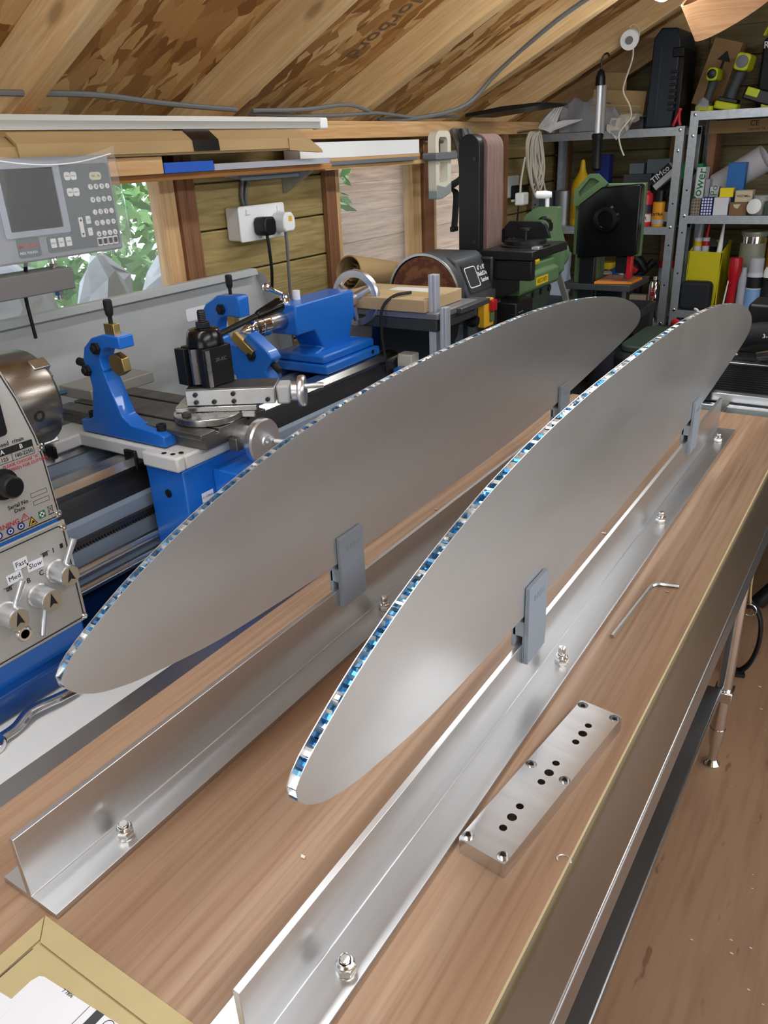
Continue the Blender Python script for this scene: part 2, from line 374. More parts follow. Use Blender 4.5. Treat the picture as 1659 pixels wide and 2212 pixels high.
mxf = nd(fnt, 'ShaderNodeMix', data_type='RGBA'); mxf.inputs[7].default_value = (*lin('5a3420'), 1); fnt.links.new(rgf.outputs[0], mxf.inputs[0]); fnt.links.new(src_, mxf.inputs[6]); fnt.links.new(mxf.outputs[2], fb.inputs['Base Color'])
struct('floor', M().box(XW - .05, XR + .05, YB - .05, YE + .05, -.03, 0), floor_m, 'brown plywood shed floor with stains and shavings')
RX = -0.22; RZ = EZ + TAN * (RX - XW)
V = .112
def roof(x): return EZ + TAN * (x - XW) if x <= RX else RZ - TAN * (x - RX)
ceil = struct('ceiling', M().prism([(XW - .36, roof(XW - .36) + V), (RX, RZ + V), (RX, RZ + V + .012), (XW - .36, roof(XW - .36) + V + .012)], 'y', YB - .2, YE + .2), OSB, 'sloping roof of bare strand board carried on pine rafters')
struct('roof_panel', M().prism([(RX, RZ + V), (XR + .3, roof(XR + .3) + V), (XR + .3, roof(XR + .3) + V + .012), (RX, RZ + V + .012)], 'y', YB - .2, YE + .2), OSB, parent=ceil)
ang = math.atan(TAN)
for i, y in enumerate((-1.30, -.70, -.10, .50, 1.105, 1.705, 2.32, 2.92, 3.50, 4.06)):
    w = .048
    for sgn in (-1, 1):
        # modelled along its own length so the grain follows it
        L_ = (RX - XW + .25) / math.cos(ang); ob = mesh_obj('rafter', M().box(-L_, 0, -w / 2, w / 2, 0, .1), pine, (0, 0, 0), .002)
        ob.parent = ceil
        ob.location = (RX, y, RZ); ob.rotation_euler = (0, -ang, 0) if sgn < 0 else (0, -ang, PI)
struct('ridge_board', M().box(RX - .02, RX + .02, YB, YE, RZ - .03, RZ + .112), pine_y, parent=ceil)
# printed lines on the strand board
def roofpt(x, y): return Vector((x, y, roof(x) + V - .0012))
up_r = Vector((math.cos(ang), 0, math.sin(ang)))
tx = M()
tx.text('Norbord', roofpt(-1.36, 2.17), tuple(-up_r), (0, 1, 0), .085, depth=.0006, bold=.01)
tx.text('Norbord', roofpt(-.98, 2.17), tuple(-up_r), (0, 1, 0), .085, depth=.0006, bold=.01)
tx.text('18  OSB', roofpt(-1.25, 1.25), tuple(-up_r), (0, 1, 0), .06, depth=.0006)
tx.text('OSB/3', roofpt(-1.05, 2.82), tuple(-up_r), (0, 1, 0), .07, depth=.0006)
ob = mesh_obj('print', tx, mat('board_print', '75583c', .7), (0, 0, 0)); ob.parent = ceil

# left wall: outer cladding boards, studs, plate, window openings
WZ0, WZ1 = 1.00, 1.56
W1 = (0.92, 1.445); W2 = (2.20, 2.655); W3 = (2.83, 3.28)
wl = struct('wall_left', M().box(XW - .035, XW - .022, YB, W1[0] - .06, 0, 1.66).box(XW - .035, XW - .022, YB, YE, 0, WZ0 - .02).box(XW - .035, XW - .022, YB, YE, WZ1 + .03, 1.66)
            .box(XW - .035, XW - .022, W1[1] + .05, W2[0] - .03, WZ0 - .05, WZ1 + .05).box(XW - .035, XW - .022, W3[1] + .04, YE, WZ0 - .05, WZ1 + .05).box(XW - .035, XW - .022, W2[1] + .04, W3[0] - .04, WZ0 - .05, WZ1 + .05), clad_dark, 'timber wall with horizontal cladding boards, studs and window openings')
def planks(y0, y1, z0, z1, h, m_, parent, x0=XW - .02, x1=XW):
    z = z0
    while z < z1 - .02:
        zz = min(z + h, z1)
        o_ = ((x0 + x1) / 2, (y0 + y1) / 2, z)
        ob = mesh_obj('plank', M().box(x0 + random.uniform(0, .003), x1, y0, y1, z + .0015, zz - .0025), m_, o_, .004); ob.location = o_; ob.parent = parent; z += h
planks(W1[1] + .055, W2[0] - .04, .60, 1.66, .118, clad, wl)
planks(YB, W1[0] - .055, .60, 1.66, .118, clad, wl)
planks(W3[1] + .035, YE, .60, 1.66, .118, clad, wl)
planks(W2[1] + .035, W3[0] - .035, WZ0 - .4, 1.66, .118, clad, wl)
planks(YB, YE, .02, .60, .116, clad, wl)
planks(W1[0] - .05, W1[1] + .05, .60, WZ0 - .04, .118, clad, wl); planks(W2[0] - .05, W3[1] + .05, .60, WZ0 - .04, .118, clad, wl)
for nm, y0, y1, z0, z1, x1, m_ in (('stud', 1.495, 1.523, .02, 1.64, -1.577, stud_m), ('stud', 1.526, 1.558, .02, 1.64, -1.580, stud_m), ('stud', 2.118, 2.170, .02, 1.60, -1.580, stud_m), ('stud', 2.718, 2.79, .02, 1.63, -1.575, stud_m), ('stud', 3.30, 3.345, .02, 1.64, -1.525, stud_m), ('stud', .84, .885, .02, 1.64, -1.525, stud_m), ('stud', .25, .295, .02, 1.64, -1.525, stud_m)):
    o_ = (-1.55, (y0 + y1) / 2, z0); ob = mesh_obj(nm, M().box(XW + .001, x1, y0, y1, z0, z1), m_, o_, .002); ob.location = o_; ob.parent = wl
ob = mesh_obj('wall_plate', M().box(XW - .0, XW + .075, YB, YE, 1.640, 1.688), pine_y, (0, 0, 0), .002); ob.parent = wl
for n_, (y0, y1) in enumerate((W1, W2, W3)):
    fr = struct('window_%d' % (n_ + 1), M().box(XW - .03, XW + .012, y0 - (.02 if n_ == 1 else .045), y0, WZ0 - .03, WZ1 + .03).box(XW - .03, XW + .012, y1, y1 + (.06 if n_ == 1 else .05), WZ0 - .03, WZ1 + .03).box(XW - .03, XW + .012, y0, y1, WZ1, WZ1 + .03).box(XW - .03, XW + .02, y0, y1, WZ0 - .03, WZ0), cream_frame,
                ('window beside the grey digital readout looking onto green shrubs', 'window behind the paper roll looking onto the garden fence', 'narrow window behind the tall belt sander')[n_], .002)
    ob = mesh_obj('pane', M().box(XW - .012, XW - .008, y0 - .005, y1 + .005, WZ0 - .005, WZ1 + .005), glass, (0, 0, 0)); ob.parent = fr

# end wall behind the shelves, with studs and gable
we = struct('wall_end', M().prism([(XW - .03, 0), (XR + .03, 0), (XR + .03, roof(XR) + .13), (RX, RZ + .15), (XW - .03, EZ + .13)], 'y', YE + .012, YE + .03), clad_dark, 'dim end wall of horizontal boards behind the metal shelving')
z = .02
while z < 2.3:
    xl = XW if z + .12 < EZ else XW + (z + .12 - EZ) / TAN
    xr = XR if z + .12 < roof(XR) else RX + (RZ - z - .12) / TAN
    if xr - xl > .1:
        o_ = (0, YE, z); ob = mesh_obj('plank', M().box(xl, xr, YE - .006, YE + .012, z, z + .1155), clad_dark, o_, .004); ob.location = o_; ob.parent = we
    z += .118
for x in (-1.55, -1.02, -.50, .1, .7):
    o_ = (x, YE - .03, .02); ob = mesh_obj('stud', M().box(x - .022, x + .022, YE - .06, YE - .007, .02, min(roof(x), RZ) + .02), stud_m, o_, .002); ob.location = o_; ob.parent = we
ob = mesh_obj('noggin', M().box(-.99, -.53, YE - .055, YE - .007, 1.60, 1.645), stud_m, (0, 0, 0), .002); ob.parent = we
# right wall and back wall, unseen, with doorways added to bring in daylight
struct('wall_right', M().box(XR, XR + .03, YB, -.4, 0, roof(XR) + .12).box(XR, XR + .03, 2.3, YE, 0, roof(XR) + .12).box(XR, XR + .03, -.4, 2.3, 1.62, roof(XR) + .12), clad, 'board wall with an open double doorway to the right of the bench')
bw = struct('wall_back', M().box(XW - .03, -.75, YB - .03, YB, 0, 1.75).box(.55, XR + .03, YB - .03, YB, 0, 1.75).prism([(XW - .03, 1.75), (XR + .03, 1.75), (XR + .03, roof(XR) + .1), (RX, RZ + .12), (XW - .03, EZ + .1)], 'y', YB - .03, YB), clad, 'board wall with the open doorway behind the photographer')

# LED battens screwed to the rafters; all but the first added unseen for light
def batten(y0, y1, x, label):
    t = Thing('led_batten', label, 'lamp', (x, (y0 + y1) / 2, roof(x) - .06), 'white LED battens under the rafters')
    n = Vector((-math.sin(ang), 0, math.cos(ang))) if x < RX else Vector((math.sin(ang), 0, math.cos(ang)))
    a = ang if x < RX else -ang
    R = Matrix.Rotation(-a, 3, 'Y')
    o = Vector((x, 0, roof(x) - .006))
    t.part('housing', M().prism(rrect(-.035, .035, -.03, .004, .006), 'y', y0, y1).xf(R, o), white_plastic)
    t.part('diffuser', M().prism([(.032 * math.cos(q * PI / 10), -.03 - .03 * math.sin(q * PI / 10)) for q in range(11)], 'y', y0 + .01, y1 - .01).xf(R, o), led_m)
batten(1.55, 3.04, -.86, 'glowing LED batten at the top edge, under the left roof slope')
batten(-.6, .9, -.80, 'LED batten under the left roof slope above the photographer')
batten(-.6, .9, .45, 'LED batten under the right roof slope above the photographer')
batten(1.45, 2.93, .45, 'LED batten under the right roof slope near the end wall')

# ------------------------------------------------------------------ outdoors through the windows
struct('garden_ground', M().box(-9, XW - .06, -4, 9, -.2, -.05), soil_m, 'garden soil outside the shed windows')
struct('garden_path', M().box(XR + .05, 9, -4, 9, -.2, -.05), mat('paving', 'b5b1a8', .9), 'pale paving outside the right doorway')  # bright ground added out of view, reflected by the panels
fn = Thing('garden_fence', 'weathered garden fence of wide horizontal boards beyond the right windows', 'fence', (-2.65, 4.2, -.05))
z = .1
while z < 2.15:
    o_ = Vector(fn.o); ob = fn.part('plank', M().box(-2.66, -2.64 + random.uniform(0, .006), 2.62, 6.4, z - .004, z + .149), fence_m, bevel=.006); z += .15
for y in (2.7, 4.3, 5.9):
    fn.part('fence_post', M().box(-2.64, -2.56, y, y + .07, -.05, 2.1), fence_m)
def shrub(c, rx, ry, rz, n, label, seed, name='shrub'):
    rnd = random.Random(seed); t = Thing(name, label, 'shrub', (c[0], c[1], -.05), 'garden shrubs outside')
    g = M()
    for _ in range(n):
        while True:
            p = Vector((rnd.uniform(-1, 1), rnd.uniform(-1, 1), rnd.uniform(-1, 1)))
            if .35 < p.length < 1: break
        q = Vector((c[0] + p.x * rx, c[1] + p.y * ry, c[2] + p.z * rz)); d = Vector((rnd.gauss(0, 1), rnd.gauss(0, 1), rnd.gauss(-.4, .6))).normalized()
        u = d.cross(Vector((rnd.gauss(0, 1), rnd.gauss(0, 1), rnd.gauss(0, 1)))).normalized(); l = rnd.uniform(.05, .10); w = l * .22
        g.add([q, q + d * l * .5 + u * w, q + d * l, q + d * l * .5 - u * w], [(0, 1, 2, 3)])
    t.part('foliage', g, leaf_m, kind='stuff', sm=0)
    s_ = M(); s_.tube([(c[0], c[1], -.05), (c[0] + .03, c[1], c[2] * .5), (c[0], c[1] + .02, c[2])], .03); t.part('stem', s_, stud_m)
shrub((-2.62, 1.85, 1.25), .42, .62, .55, 2600, 'leafy green shrub seen through the window beside the readout', 3)
shrub((-3.6, 2.3, 1.3), .5, 1.6, 1.3, 4200, 'tall dense green hedge filling the view behind the window shrub', 9, 'hedge')
shrub((-2.35, 2.95, 1.45), .16, .3, .25, 420, 'sprig of light green leaves in front of the garden fence', 5)
for i, (x, y, z, r, lab) in enumerate(((-2.0, 1.27, 1.03, .11, 'tall pale rock outside, left of three below the shrub'), (-2.0, 1.55, 1.0, .10, 'pale rock outside, middle of three below the shrub'), (-2.0, 1.82, .97, .10, 'pale rock outside, right of three below the shrub'))):
    g = M(); rnd = random.Random(i)
    prof = [(r * q * rnd.uniform(.9, 1.1), h) for q, h in ((1.2, -z - .05), (1.15, -z * .6), (1.05, -.1), (1.0, .02), (1.0, .14), (.92, .24), (.7, .31), (.2, .34))]
    g.rev(prof, (x, y, z), (0, 0, 1), 9); g.v = [(a + rnd.uniform(-.022, .022), b + rnd.uniform(-.022, .022), c + rnd.uniform(-.03, .03) * (c > .3)) for a, b, c in g.v]; solo('garden_rock', g, rock_m, lab, 'rock', 'pale rocks below the shrub', sm=0)
# ------------------------------------------------------------------ stainless steel table with its plywood top
ST = .938                                   # steel top surface
tb = Thing('steel_table', 'stainless steel prep table with folded edges, lower shelf and tubular legs', 'table', (-.46, .6, 0))
prof = [(-.79, ST), (-.13, ST), (-.128, ST - .002), (-.128, ST - .045), (-.140, ST - .045), (-.140, ST - .012), (-.78, ST - .012), (-.78, ST - .045), (-.792, ST - .045), (-.792, ST - .002)]
tb.part('table_top', M().prism(prof, 'y', -1.0, 2.10), stainless, bevel=.0015)
tb.part('lower_shelf', M().prism([(-.735, .27), (-.207, .27), (-.205, .268), (-.205, .24), (-.211, .24), (-.211, .264), (-.731, .264), (-.731, .24), (-.737, .24), (-.737, .268)], 'y', -.9, 1.868), stainless, bevel=.001)
for x in (-.202, -.715):
    for y in (1.888, -.85):
        lg = tb.part('leg', M().cyl((x, y, .12), (x, y, ST - .012), .019, n=24), chrome)
        tb.part('collar', M().rev([(.0205, 0), (.0205, .03)], (x, y, .10), (0, 0, 1), 20), zinc, lg)
        tb.part('foot', M().rev([(.02, 0), (.022, .006), (.012, .02), (.012, .06), (.017, .075), (.017, .10)], (x, y, 0), (0, 0, 1), 18), zinc, lg)
        tb.part('bracket', M().box(x - .024, x + .024, y - .024, y + .024, .228, .262), zinc, lg, bevel=.003)
B = .95                                     # plywood surface
pl = Thing('plywood_board', 'thin plywood sheet covering the steel table top', 'board', (-.46, .6, ST))
pl.part('face_veneer', M().box(-.7425, -.1735, -.98, 2.093, B - .0012, B), ply_top)
pl.part('core', M().box(-.742, -.174, -.98, 2.092, ST + .0004, B - .0013), ply_edge, sm=0)

# ------------------------------------------------------------------ inverted T rails
def rail(xc, label):
    w, t, h = .042, .0033, .081
    p = [(xc - w, B), (xc + w, B), (xc + w, B + .0065), (xc + t + .0008, B + .0065), (xc + t, B + .0073), (xc + t, B + h), (xc - t, B + h), (xc - t, B + .0073), (xc - t - .0008, B + .0065), (xc - w, B + .0065)]
    return solo('aluminium_rail', M().prism(p, 'y', .2485, 1.945), alu, label, 'rail', 'aluminium T rails on the plywood', bevel=.0005)
XL, XRt = -.605, -.322
rail(XL, 'long inverted T aluminium rail on the plywood, the one nearer the lathe')
rail(XRt, 'long inverted T aluminium rail on the plywood, the one nearer the table edge')
def nut(x, y, label, hs=.022):
    z = B + .0065
    t = Thing('lock_nut', label, 'nut', (x, y, z), 'steel nuts bolting down the rails')
    t.part('washer_face', M().rev([(.0093, 0), (.0093, .001)], (x, y, z), (0, 0, 1), 18), zinc)
    t.part('hex_body', M().rev([(.0088, .001), (.0096, .0018), (.0096, .0085), (.0086, .0098)], (x, y, z), (0, 0, 1), 6), zinc, bevel=.0004)
    t.part('collar', M().rev([(.0084, .0098), (.0084, .0118), (.0068, .0138), (.0056, .0138), (.0056, .010)], (x, y, z), (0, 0, 1), 20), zinc)
    t.part('bolt_end', M().rev([(.005, .008)] + [(.005 - .0004 * (k % 2), .008 + .0011 * k) for k in range(1, 9)] + [(.005, hs - .002), (.0042, hs)], (x, y, z), (0, 0, 1), 16), zinc)
for xx, yy, lab, hs in ((-.581, .348, 'steel lock nut on the left rail beside its near cut end', .017), (-.582, .856, 'steel lock nut on the left rail just below its grey clip', .024),
                    (-.294, .345, 'steel lock nut on the right rail, nearest the camera', .016), (-.297, .858, 'steel lock nut on the right rail just below its near grey clip', .026),
                    (-.298, 1.355, 'steel lock nut halfway along the far half of the right rail', .022), (-.298, 1.842, 'steel lock nut at the far end of the right rail', .020)):
    nut(xx, yy, lab, hs)

# ------------------------------------------------------------------ printed clips that hold the panels on the rails
def clip(xc, y0, label, lettered):
    y1 = y0 + .057
    t = Thing('panel_clip', label, 'clip', (xc, (y0 + y1) / 2, 1.0035), 'grey printed clips')
    z0, z1 = 1.0035, 1.1135
    # right plate, left plate and the block between the two slots
    t.part('outer_plate', M().prism([(xc + .0055, z0), (xc + .0115, z0), (xc + .0115, z1), (xc + .0055, z1)], 'y', y0, y1), printed, bevel=.0006)
    t.part('inner_plate', M().prism([(xc - .0115, z0 + .022), (xc - .0056, z0 + .022), (xc - .0056, z1 - .030), (xc - .0115, z1 - .036)], 'y', y0, y1), printed, bevel=.0006)
    t.part('slot_block', M().prism([(xc - .0095, 1.043), (xc + .0053, 1.043), (xc + .0053, 1.064), (xc - .0055, 1.064), (xc - .0095, 1.058)], 'y', y0, y1), printed, bevel=.0005)
    t.part('liner', M().prism([(xc + .0035, z0), (xc + .0053, z0), (xc + .0053, 1.0428), (xc + .0035, 1.0428)], 'y', y0 + .0004, y1 - .0004), printed)
    if lettered:
        t.part('lettering', M().text('INSIDE', (xc + .0114, (y0 + y1) / 2 + .003, 1.0925), (0, 1, 0), (0, 0, 1), .012, depth=.0005), printed)
clip(XL, .770, 'grey printed clip marked INSIDE holding the left panel, near end', True)
clip(XL, 1.605, 'grey printed clip holding the left panel, far end', True)
clip(XRt, .770, 'grey printed clip marked INSIDE holding the right panel, near end', True)
clip(XRt, 1.605, 'grey printed clip holding the right panel, far end', True)

# ------------------------------------------------------------------ lens shaped honeycomb panels
OUT = [(.334, 1.160), (.338, 1.144), (.361, 1.125), (.39, 1.113), (.43, 1.103), (.53, 1.087), (.65, 1.079), (.76, 1.074), (.90, 1.070), (1.07, 1.067), (1.22, 1.066), (1.35, 1.068), (1.48, 1.072), (1.59, 1.078), (1.74, 1.089), (1.894, 1.103), (2.03, 1.116), (2.115, 1.125), (2.18, 1.137), (2.203, 1.152), (2.197, 1.170), (2.165, 1.190), (2.10, 1.214), (2.0, 1.241), (1.85, 1.267), (1.68, 1.288), (1.5, 1.301), (1.35, 1.306), (1.2, 1.307), (1.06, 1.306), (.935, 1.303), (.807, 1.295), (.688, 1.281), (.586, 1.262), (.511, 1.243), (.448, 1.222), (.402, 1.203), (.364, 1.184), (.346, 1.173)]
def resample(pts, step):
    P = smooth([(0, a, b) for a, b in pts], 12, True); P.append(P[0]); acc = [0]
    for a, b in zip(P, P[1:]): acc.append(acc[-1] + (b - a).length)
    n = int(acc[-1] / step); out = []; j = 0
    for i in range(n):
        s_ = acc[-1] * i / n
        while acc[j + 1] < s_: j += 1
        f_ = (s_ - acc[j]) / (acc[j + 1] - acc[j]); out.append(P[j].lerp(P[j + 1], f_))
    return out
def panel(xc, label, seed, lean=0., dz=0.):
    rnd = random.Random(seed); hw = .005
    t = Thing('honeycomb_panel', label, 'panel', (xc, 1.2, 1.066), 'lens shaped honeycomb panels')
    pts = resample(OUT, .012)
    for a, b in ((hw - .0009, hw), (-hw, -hw + .0009)):
        t.part('face_skin', M().prism([(p.y, p.z + dz) for p in pts], 'x', xc + a, xc + b), alu_face)
    # cut honeycomb core: half-open cells all round the rim
    fine = resample(OUT, .0021); n = len(fine); g = M(); ins = []
    for i in range(n):
        tg = (fine[(i + 1) % n] - fine[i - 1]).normalized(); ins.append(Vector((0, tg.z, -tg.y)) * -1)
    cen = Vector((0, 1.2, 1.187))
    prof = []; k = 0
    while k < n - 4:
        d = rnd.uniform(.0022, .0062)
        prof += [(k, rnd.uniform(.0003, .0010)), (k + 1, d), (k + 3, d * rnd.uniform(.75, 1.1))]; k += 4
    pv = []
    for idx, d in prof:
        q = fine[idx % n]; m_ = ins[idx % n]
        if m_.dot(cen - q) < 0: m_ = -m_
        pv.append(q + m_ * d)
    m_ = len(pv); xa, xb = xc - hw + .0009, xc + hw - .0009
    xm = [(xa, .5 * (xa + xb), xb)]
    for i in range(m_):
        p, q = pv[i], pv[(i + 1) % m_]
        g.cur = rnd.choice((0, 0, 0, 1, 1, 2)) if i % 3 == 1 else rnd.choice((0, 1, 2, 2, 2))
        if rnd.random() < .45:
            xs = xa + (xb - xa) * rnd.uniform(.3, .7); cut = rnd.uniform(-.001, .001)
            mid = Vector((0, rnd.uniform(-.0008, .0008), rnd.uniform(-.0008, .0008)))
            g.add([(xa, p.y, p.z + dz), (xa, q.y, q.z + dz), (xs, q.y + mid.y, q.z + mid.z + dz), (xs, p.y + mid.y, p.z + mid.z + dz)], [(0, 1, 2, 3)])
            g.cur = rnd.choice((0, 1, 2))
            g.add([(xs, p.y + mid.y, p.z + mid.z + dz), (xs, q.y + mid.y, q.z + mid.z + dz), (xb, q.y, q.z + dz), (xb, p.y, p.z + dz)], [(0, 1, 2, 3)])
        else:
            g.add([(xa, p.y, p.z + dz), (xa, q.y, q.z + dz), (xb, q.y, q.z + dz), (xb, p.y, p.z + dz)], [(0, 1, 2, 3)])
    t.part('honeycomb_core', g, [foil_blue, foil_mid, foil_bright], kind='stuff', label='cut blue and silver honeycomb core showing along the edge', sm=0)
    return t
panel(XL, 'long lens shaped aluminium honeycomb panel clipped upright on the rail nearer the lathe', 1)
panel(XRt, 'long lens shaped aluminium honeycomb panel clipped upright on the rail nearer the table edge', 2)

# ------------------------------------------------------------------ drilled plate, hex key, mailer
dp = Thing('drilled_plate', 'thick machined aluminium plate with rows of drilled and counterbored holes', 'plate', (-.2301, .6422, B), rot=(0, 0, math.radians(83.42 - 90)))
cb = [(-.0206, .127), (.0206, .127), (-.0206, 0), (.0206, 0), (-.0206, -.127), (.0206, -.127)]
th = [(.0015, .0963, .0042), (.0025, .0796, .0052), (.0025, .062, .0042), (.0008, .0176, .0042), (.0018, .0, .0052), (.0018, -.0173, .0042), (.001, -.0616, .0042), (.002, -.0792, .0052), (.002, -.0966, .0042)]
oc = rrect(-.027, .027, -.135, .135, .0025, 2)
dp.part('upper_body', M().plate(oc, [circ(a, b, .0063) for a, b in cb] + [circ(a, b, r) for a, b, r in th], .009, .0195), machined)
dp.part('lower_body', M().plate(oc, [circ(a, b, .0035, 14) for a, b in cb] + [circ(a, b, r) for a, b, r in th], 0, .009), machined)
hk = M(); r = .0034
path = [(-.259, .957), (-.2556, 1.02), (-.2505, 1.112), (-.2485, 1.127), (-.243, 1.135), (-.233, 1.139), (-.212, 1.144)]
hk.tube([(a, b, B + r) for a, b in path], r, n=6, sub=5)
solo('hex_key', hk, steel, 'steel hex key lying on the plywood beside the right rail', 'hex key', sm=20)

ml = Thing('cardboard_mailer', 'tan cardboard mailer with shipping labels lying at the near left corner', 'mailer', (-.45, .1, B))
z0 = B + .0002
def sh(poly, a, b): return M().prism(poly, 'z', z0 + a, z0 + b)
ml.part('back_sheet', sh([(-.574, .244), (-.300, .244), (-.300, -.08), (-.574, -.08)], 0, .0018), mailer_m)
ml.part('front_sheet', sh([(-.554, .222), (-.302, .222), (-.302, -.08), (-.556, -.08)], .0022, .0042), mailer_m, bevel=.0006)
ml.part('flap', sh([(-.574, .244), (-.300, .244), (-.300, .2235), (-.553, .2235)], .0019, .0040), mailer_m, bevel=.0004)
ml.part('side_flap', sh([(-.574, .2425), (-.5565, .2255), (-.558, -.08), (-.574, -.08)], .0019, .0036), mailer_m, bevel=.0004)
ml.part('tab_slot', sh([(-.5535, .216), (-.5525, .216), (-.5545, .150), (-.5555, .150)], .0042, .0043), dark_grey)
lb = ml.part('shipping_label', sh([(-.527, .196), (-.5245, .2025), (-.520, .2045), (-.40, .213), (-.31, .213), (-.31, -.05), (-.528, -.05)], .0043, .0045), label_white)
ml.part('return_label', sh([(-.556, .166), (-.541, .1755), (-.520, .1775), (-.515, -.05), (-.556, -.05)], .0046, .0048), label_white)
ml.part('dark_band', sh([(-.4555, .2092), (-.4465, .2098), (-.4475, .16), (-.4565, .16)], .0046, .0047), dark_grey, lb)
ml.part('label_line', sh([(-.4635, .2085), (-.4630, .2085), (-.4640, .16), (-.4645, .16)], .0046, .0047), ink, lb)
ml.part('stamp_ring', M().rev([(.0050, 0), (.0056, 0), (.0056, .0002), (.0050, .0002)], (-.436, .2045, z0 + .0046), (0, 0, 1), 24, closed=True), ink, lb)
ml.part('lettering', M().text('7 7806', (-.489, .2055, z0 + .0046), (1, .05, 0), (-.05, 1, 0), .0045, depth=.0002), ink, lb)
# ------------------------------------------------------------------ lathe bench and lathe
lb_ = Thing('lathe_bench', 'white topped bench that carries the blue lathe', 'bench', (-1.2, .9, 0))
lb_.part('bench_top', M().box(-1.49, -.83, -.6, 1.82, .83, .86), white_top, bevel=.002)
for x in (-1.45, -.90):
    for y in (-.5, 1.7):
        lb_.part('leg', M().box(x - .03, x + .03, y - .03, y + .03, 0, .83), lathe_grey, bevel=.003)
lb_.part('apron_board', M().box(-.905, -.885, -.5, 1.7, .70, .83), lathe_grey)

AX, AZ = -1.2, 1.252          # spindle axis
la = Thing('metal_lathe', 'blue and grey metalworking lathe standing on the white bench', 'lathe', (-1.2, .9, .86))
# chip tray
tr = [(-1.44, .862), (-.992, .862), (-.985, .905), (-1.005, .908), (-1.014, .875), (-1.44, .875)]
la.part('chip_tray', M().prism(tr, 'y', -.1, 1.78), blue_dark, bevel=.004)
# splash guard: sheet with turned top lip and slanted right end
sg = M().prism([(-.1, .875), (1.70, .875), (1.66, 1.19), (1.60, 1.325), (1.585, 1.338), (-.1, 1.338)], 'x', -1.452, -1.446)
sg.prism([(-.1, 1.322), (1.592, 1.322), (1.584, 1.339), (-.1, 1.339)], 'x', -1.446, -1.425)
sg.add([(-1.446, 1.60, 1.325), (-1.446, 1.66, 1.19), (-1.446, 1.70, .875), (-1.40, 1.70, .875), (-1.40, 1.665, 1.19), (-1.42, 1.605, 1.325)], [(0, 1, 4, 5), (1, 2, 3, 4)])
bk = la.part('splash_guard', sg, lathe_grey, bevel=.0015)
la.part('warning_plate', M().prism(rrect(1.34, 1.43, 1.245, 1.275, .006), 'x', -1.4458, -1.4448), label_white, bk)
# bed with two vee ways, rack and lead screw
BT = 1.122
bed = la.part('bed', M().prism([(-1.295, .93), (-1.085, .93), (-1.085, 1.055), (-1.11, 1.085), (-1.105, 1.10), (-1.095, 1.112), (-1.105, BT), (-1.140, BT), (-1.150, 1.110), (-1.158, 1.09), (-1.235, 1.09), (-1.243, 1.110), (-1.25, BT), (-1.285, BT), (-1.293, 1.112), (-1.285, 1.09), (-1.295, 1.06)], 'y', .42, 1.73), mat('bed_paint', '8593a3', .35, noise=.1), bevel=.001)
la.part('front_way', M().prism([(-1.1035, BT + .0005), (-1.0925, 1.1115), (-1.104, 1.0965), (-1.153, 1.1085), (-1.141, BT + .0005)], 'y', .60, 1.731), steel, bed)
la.part('rear_way', M().prism([(-1.2495, BT + .0005), (-1.239, 1.1115), (-1.25, 1.097), (-1.2945, 1.1115), (-1.286, BT + .0005)], 'y', .60, 1.731), steel, bed)
la.part('front_rail', M().prism([(-1.104, 1.096), (-1.088, 1.055), (-1.088, 1.03), (-1.104, 1.03)], 'y', .62, 1.72), iron_dark, bed)
rk = M().box(-1.088, -1.076, .62, 1.70, 1.024, 1.032)
y = .63
while y < 1.69: rk.box(-1.088, -1.076, y, y + .003, 1.017, 1.024); y += .0062
la.part('rack', rk, iron_dark, bed)
la.part('bed_foot_block', M().box(-1.30, -1.08, 1.55, 1.72, .875, .93), blue, bed, bevel=.004)
la.part('lead_screw', M().cyl((-1.065, .60, .985), (-1.065, 1.70, .985), .010), steel)
la.part('feed_rod', M().cyl((-1.062, .60, .955), (-1.062, 1.70, .955), .008), steel)
la.part('screw_bracket', M().box(-1.085, -1.03, 1.690, 1.725, .935, 1.085), blue, bevel=.003)
la.part('bed_end_cap', M().box(-1.10, -1.055, 1.735, 1.775, 1.075, 1.112), cream_plastic, bevel=.003)
# headstock
hs = la.part('headstock', M().prism([(-.05, .875), (.618, .875), (.618, 1.15), (.600, 1.30), (.578, 1.375), (.55, 1.40), (-.05, 1.40)], 'x', -1.34, -1.003), blue, bevel=.004)
up = la.part('upper_panel', M().prism([(0, 1.124), (.6205, 1.124), (.6165, 1.225), (.611, 1.258), (.597, 1.315), (.578, 1.37), (0, 1.37)], 'x', -1.003, -.999), panel_silver, bevel=.001)
lp = la.part('lower_panel', M().prism([(0, .944), (.6235, .944), (.6235, 1.118), (0, 1.118)], 'x', -1.003, -.998), panel_silver, bevel=.001)
XF = -.9985
ln = M()
def hline(g, y0, z0, y1, z1, w=.0009, x=XF):
    d = Vector((0, y1 - y0, z1 - z0)).normalized(); nn = Vector((0, -d.z, d.y)) * w
    a, b = Vector((x, y0, z0)), Vector((x, y1, z1)); g.add([a - nn, b - nn, b + nn, a + nn], [(0, 1, 2, 3)])
pts_u = [(0, 1.1275), (.6125, 1.1275), (.6170, 1.1320), (.6130, 1.222), (.6080, 1.256), (.594, 1.313), (.575, 1.366)]
for (a, b), (c, d) in zip(pts_u, pts_u[1:]): hline(ln, a, b, c, d)
la.part('border_line', ln, ink, up)
ln = M(); pts_l = [(0, 1.112), (.611, 1.112), (.6175, 1.105), (.6175, .955), (.612, .950), (0, .950)]
for (a, b), (c, d) in zip(pts_l, pts_l[1:]): hline(ln, a, b, c, d, x=-.9972)
la.part('border_line', ln, ink, lp)
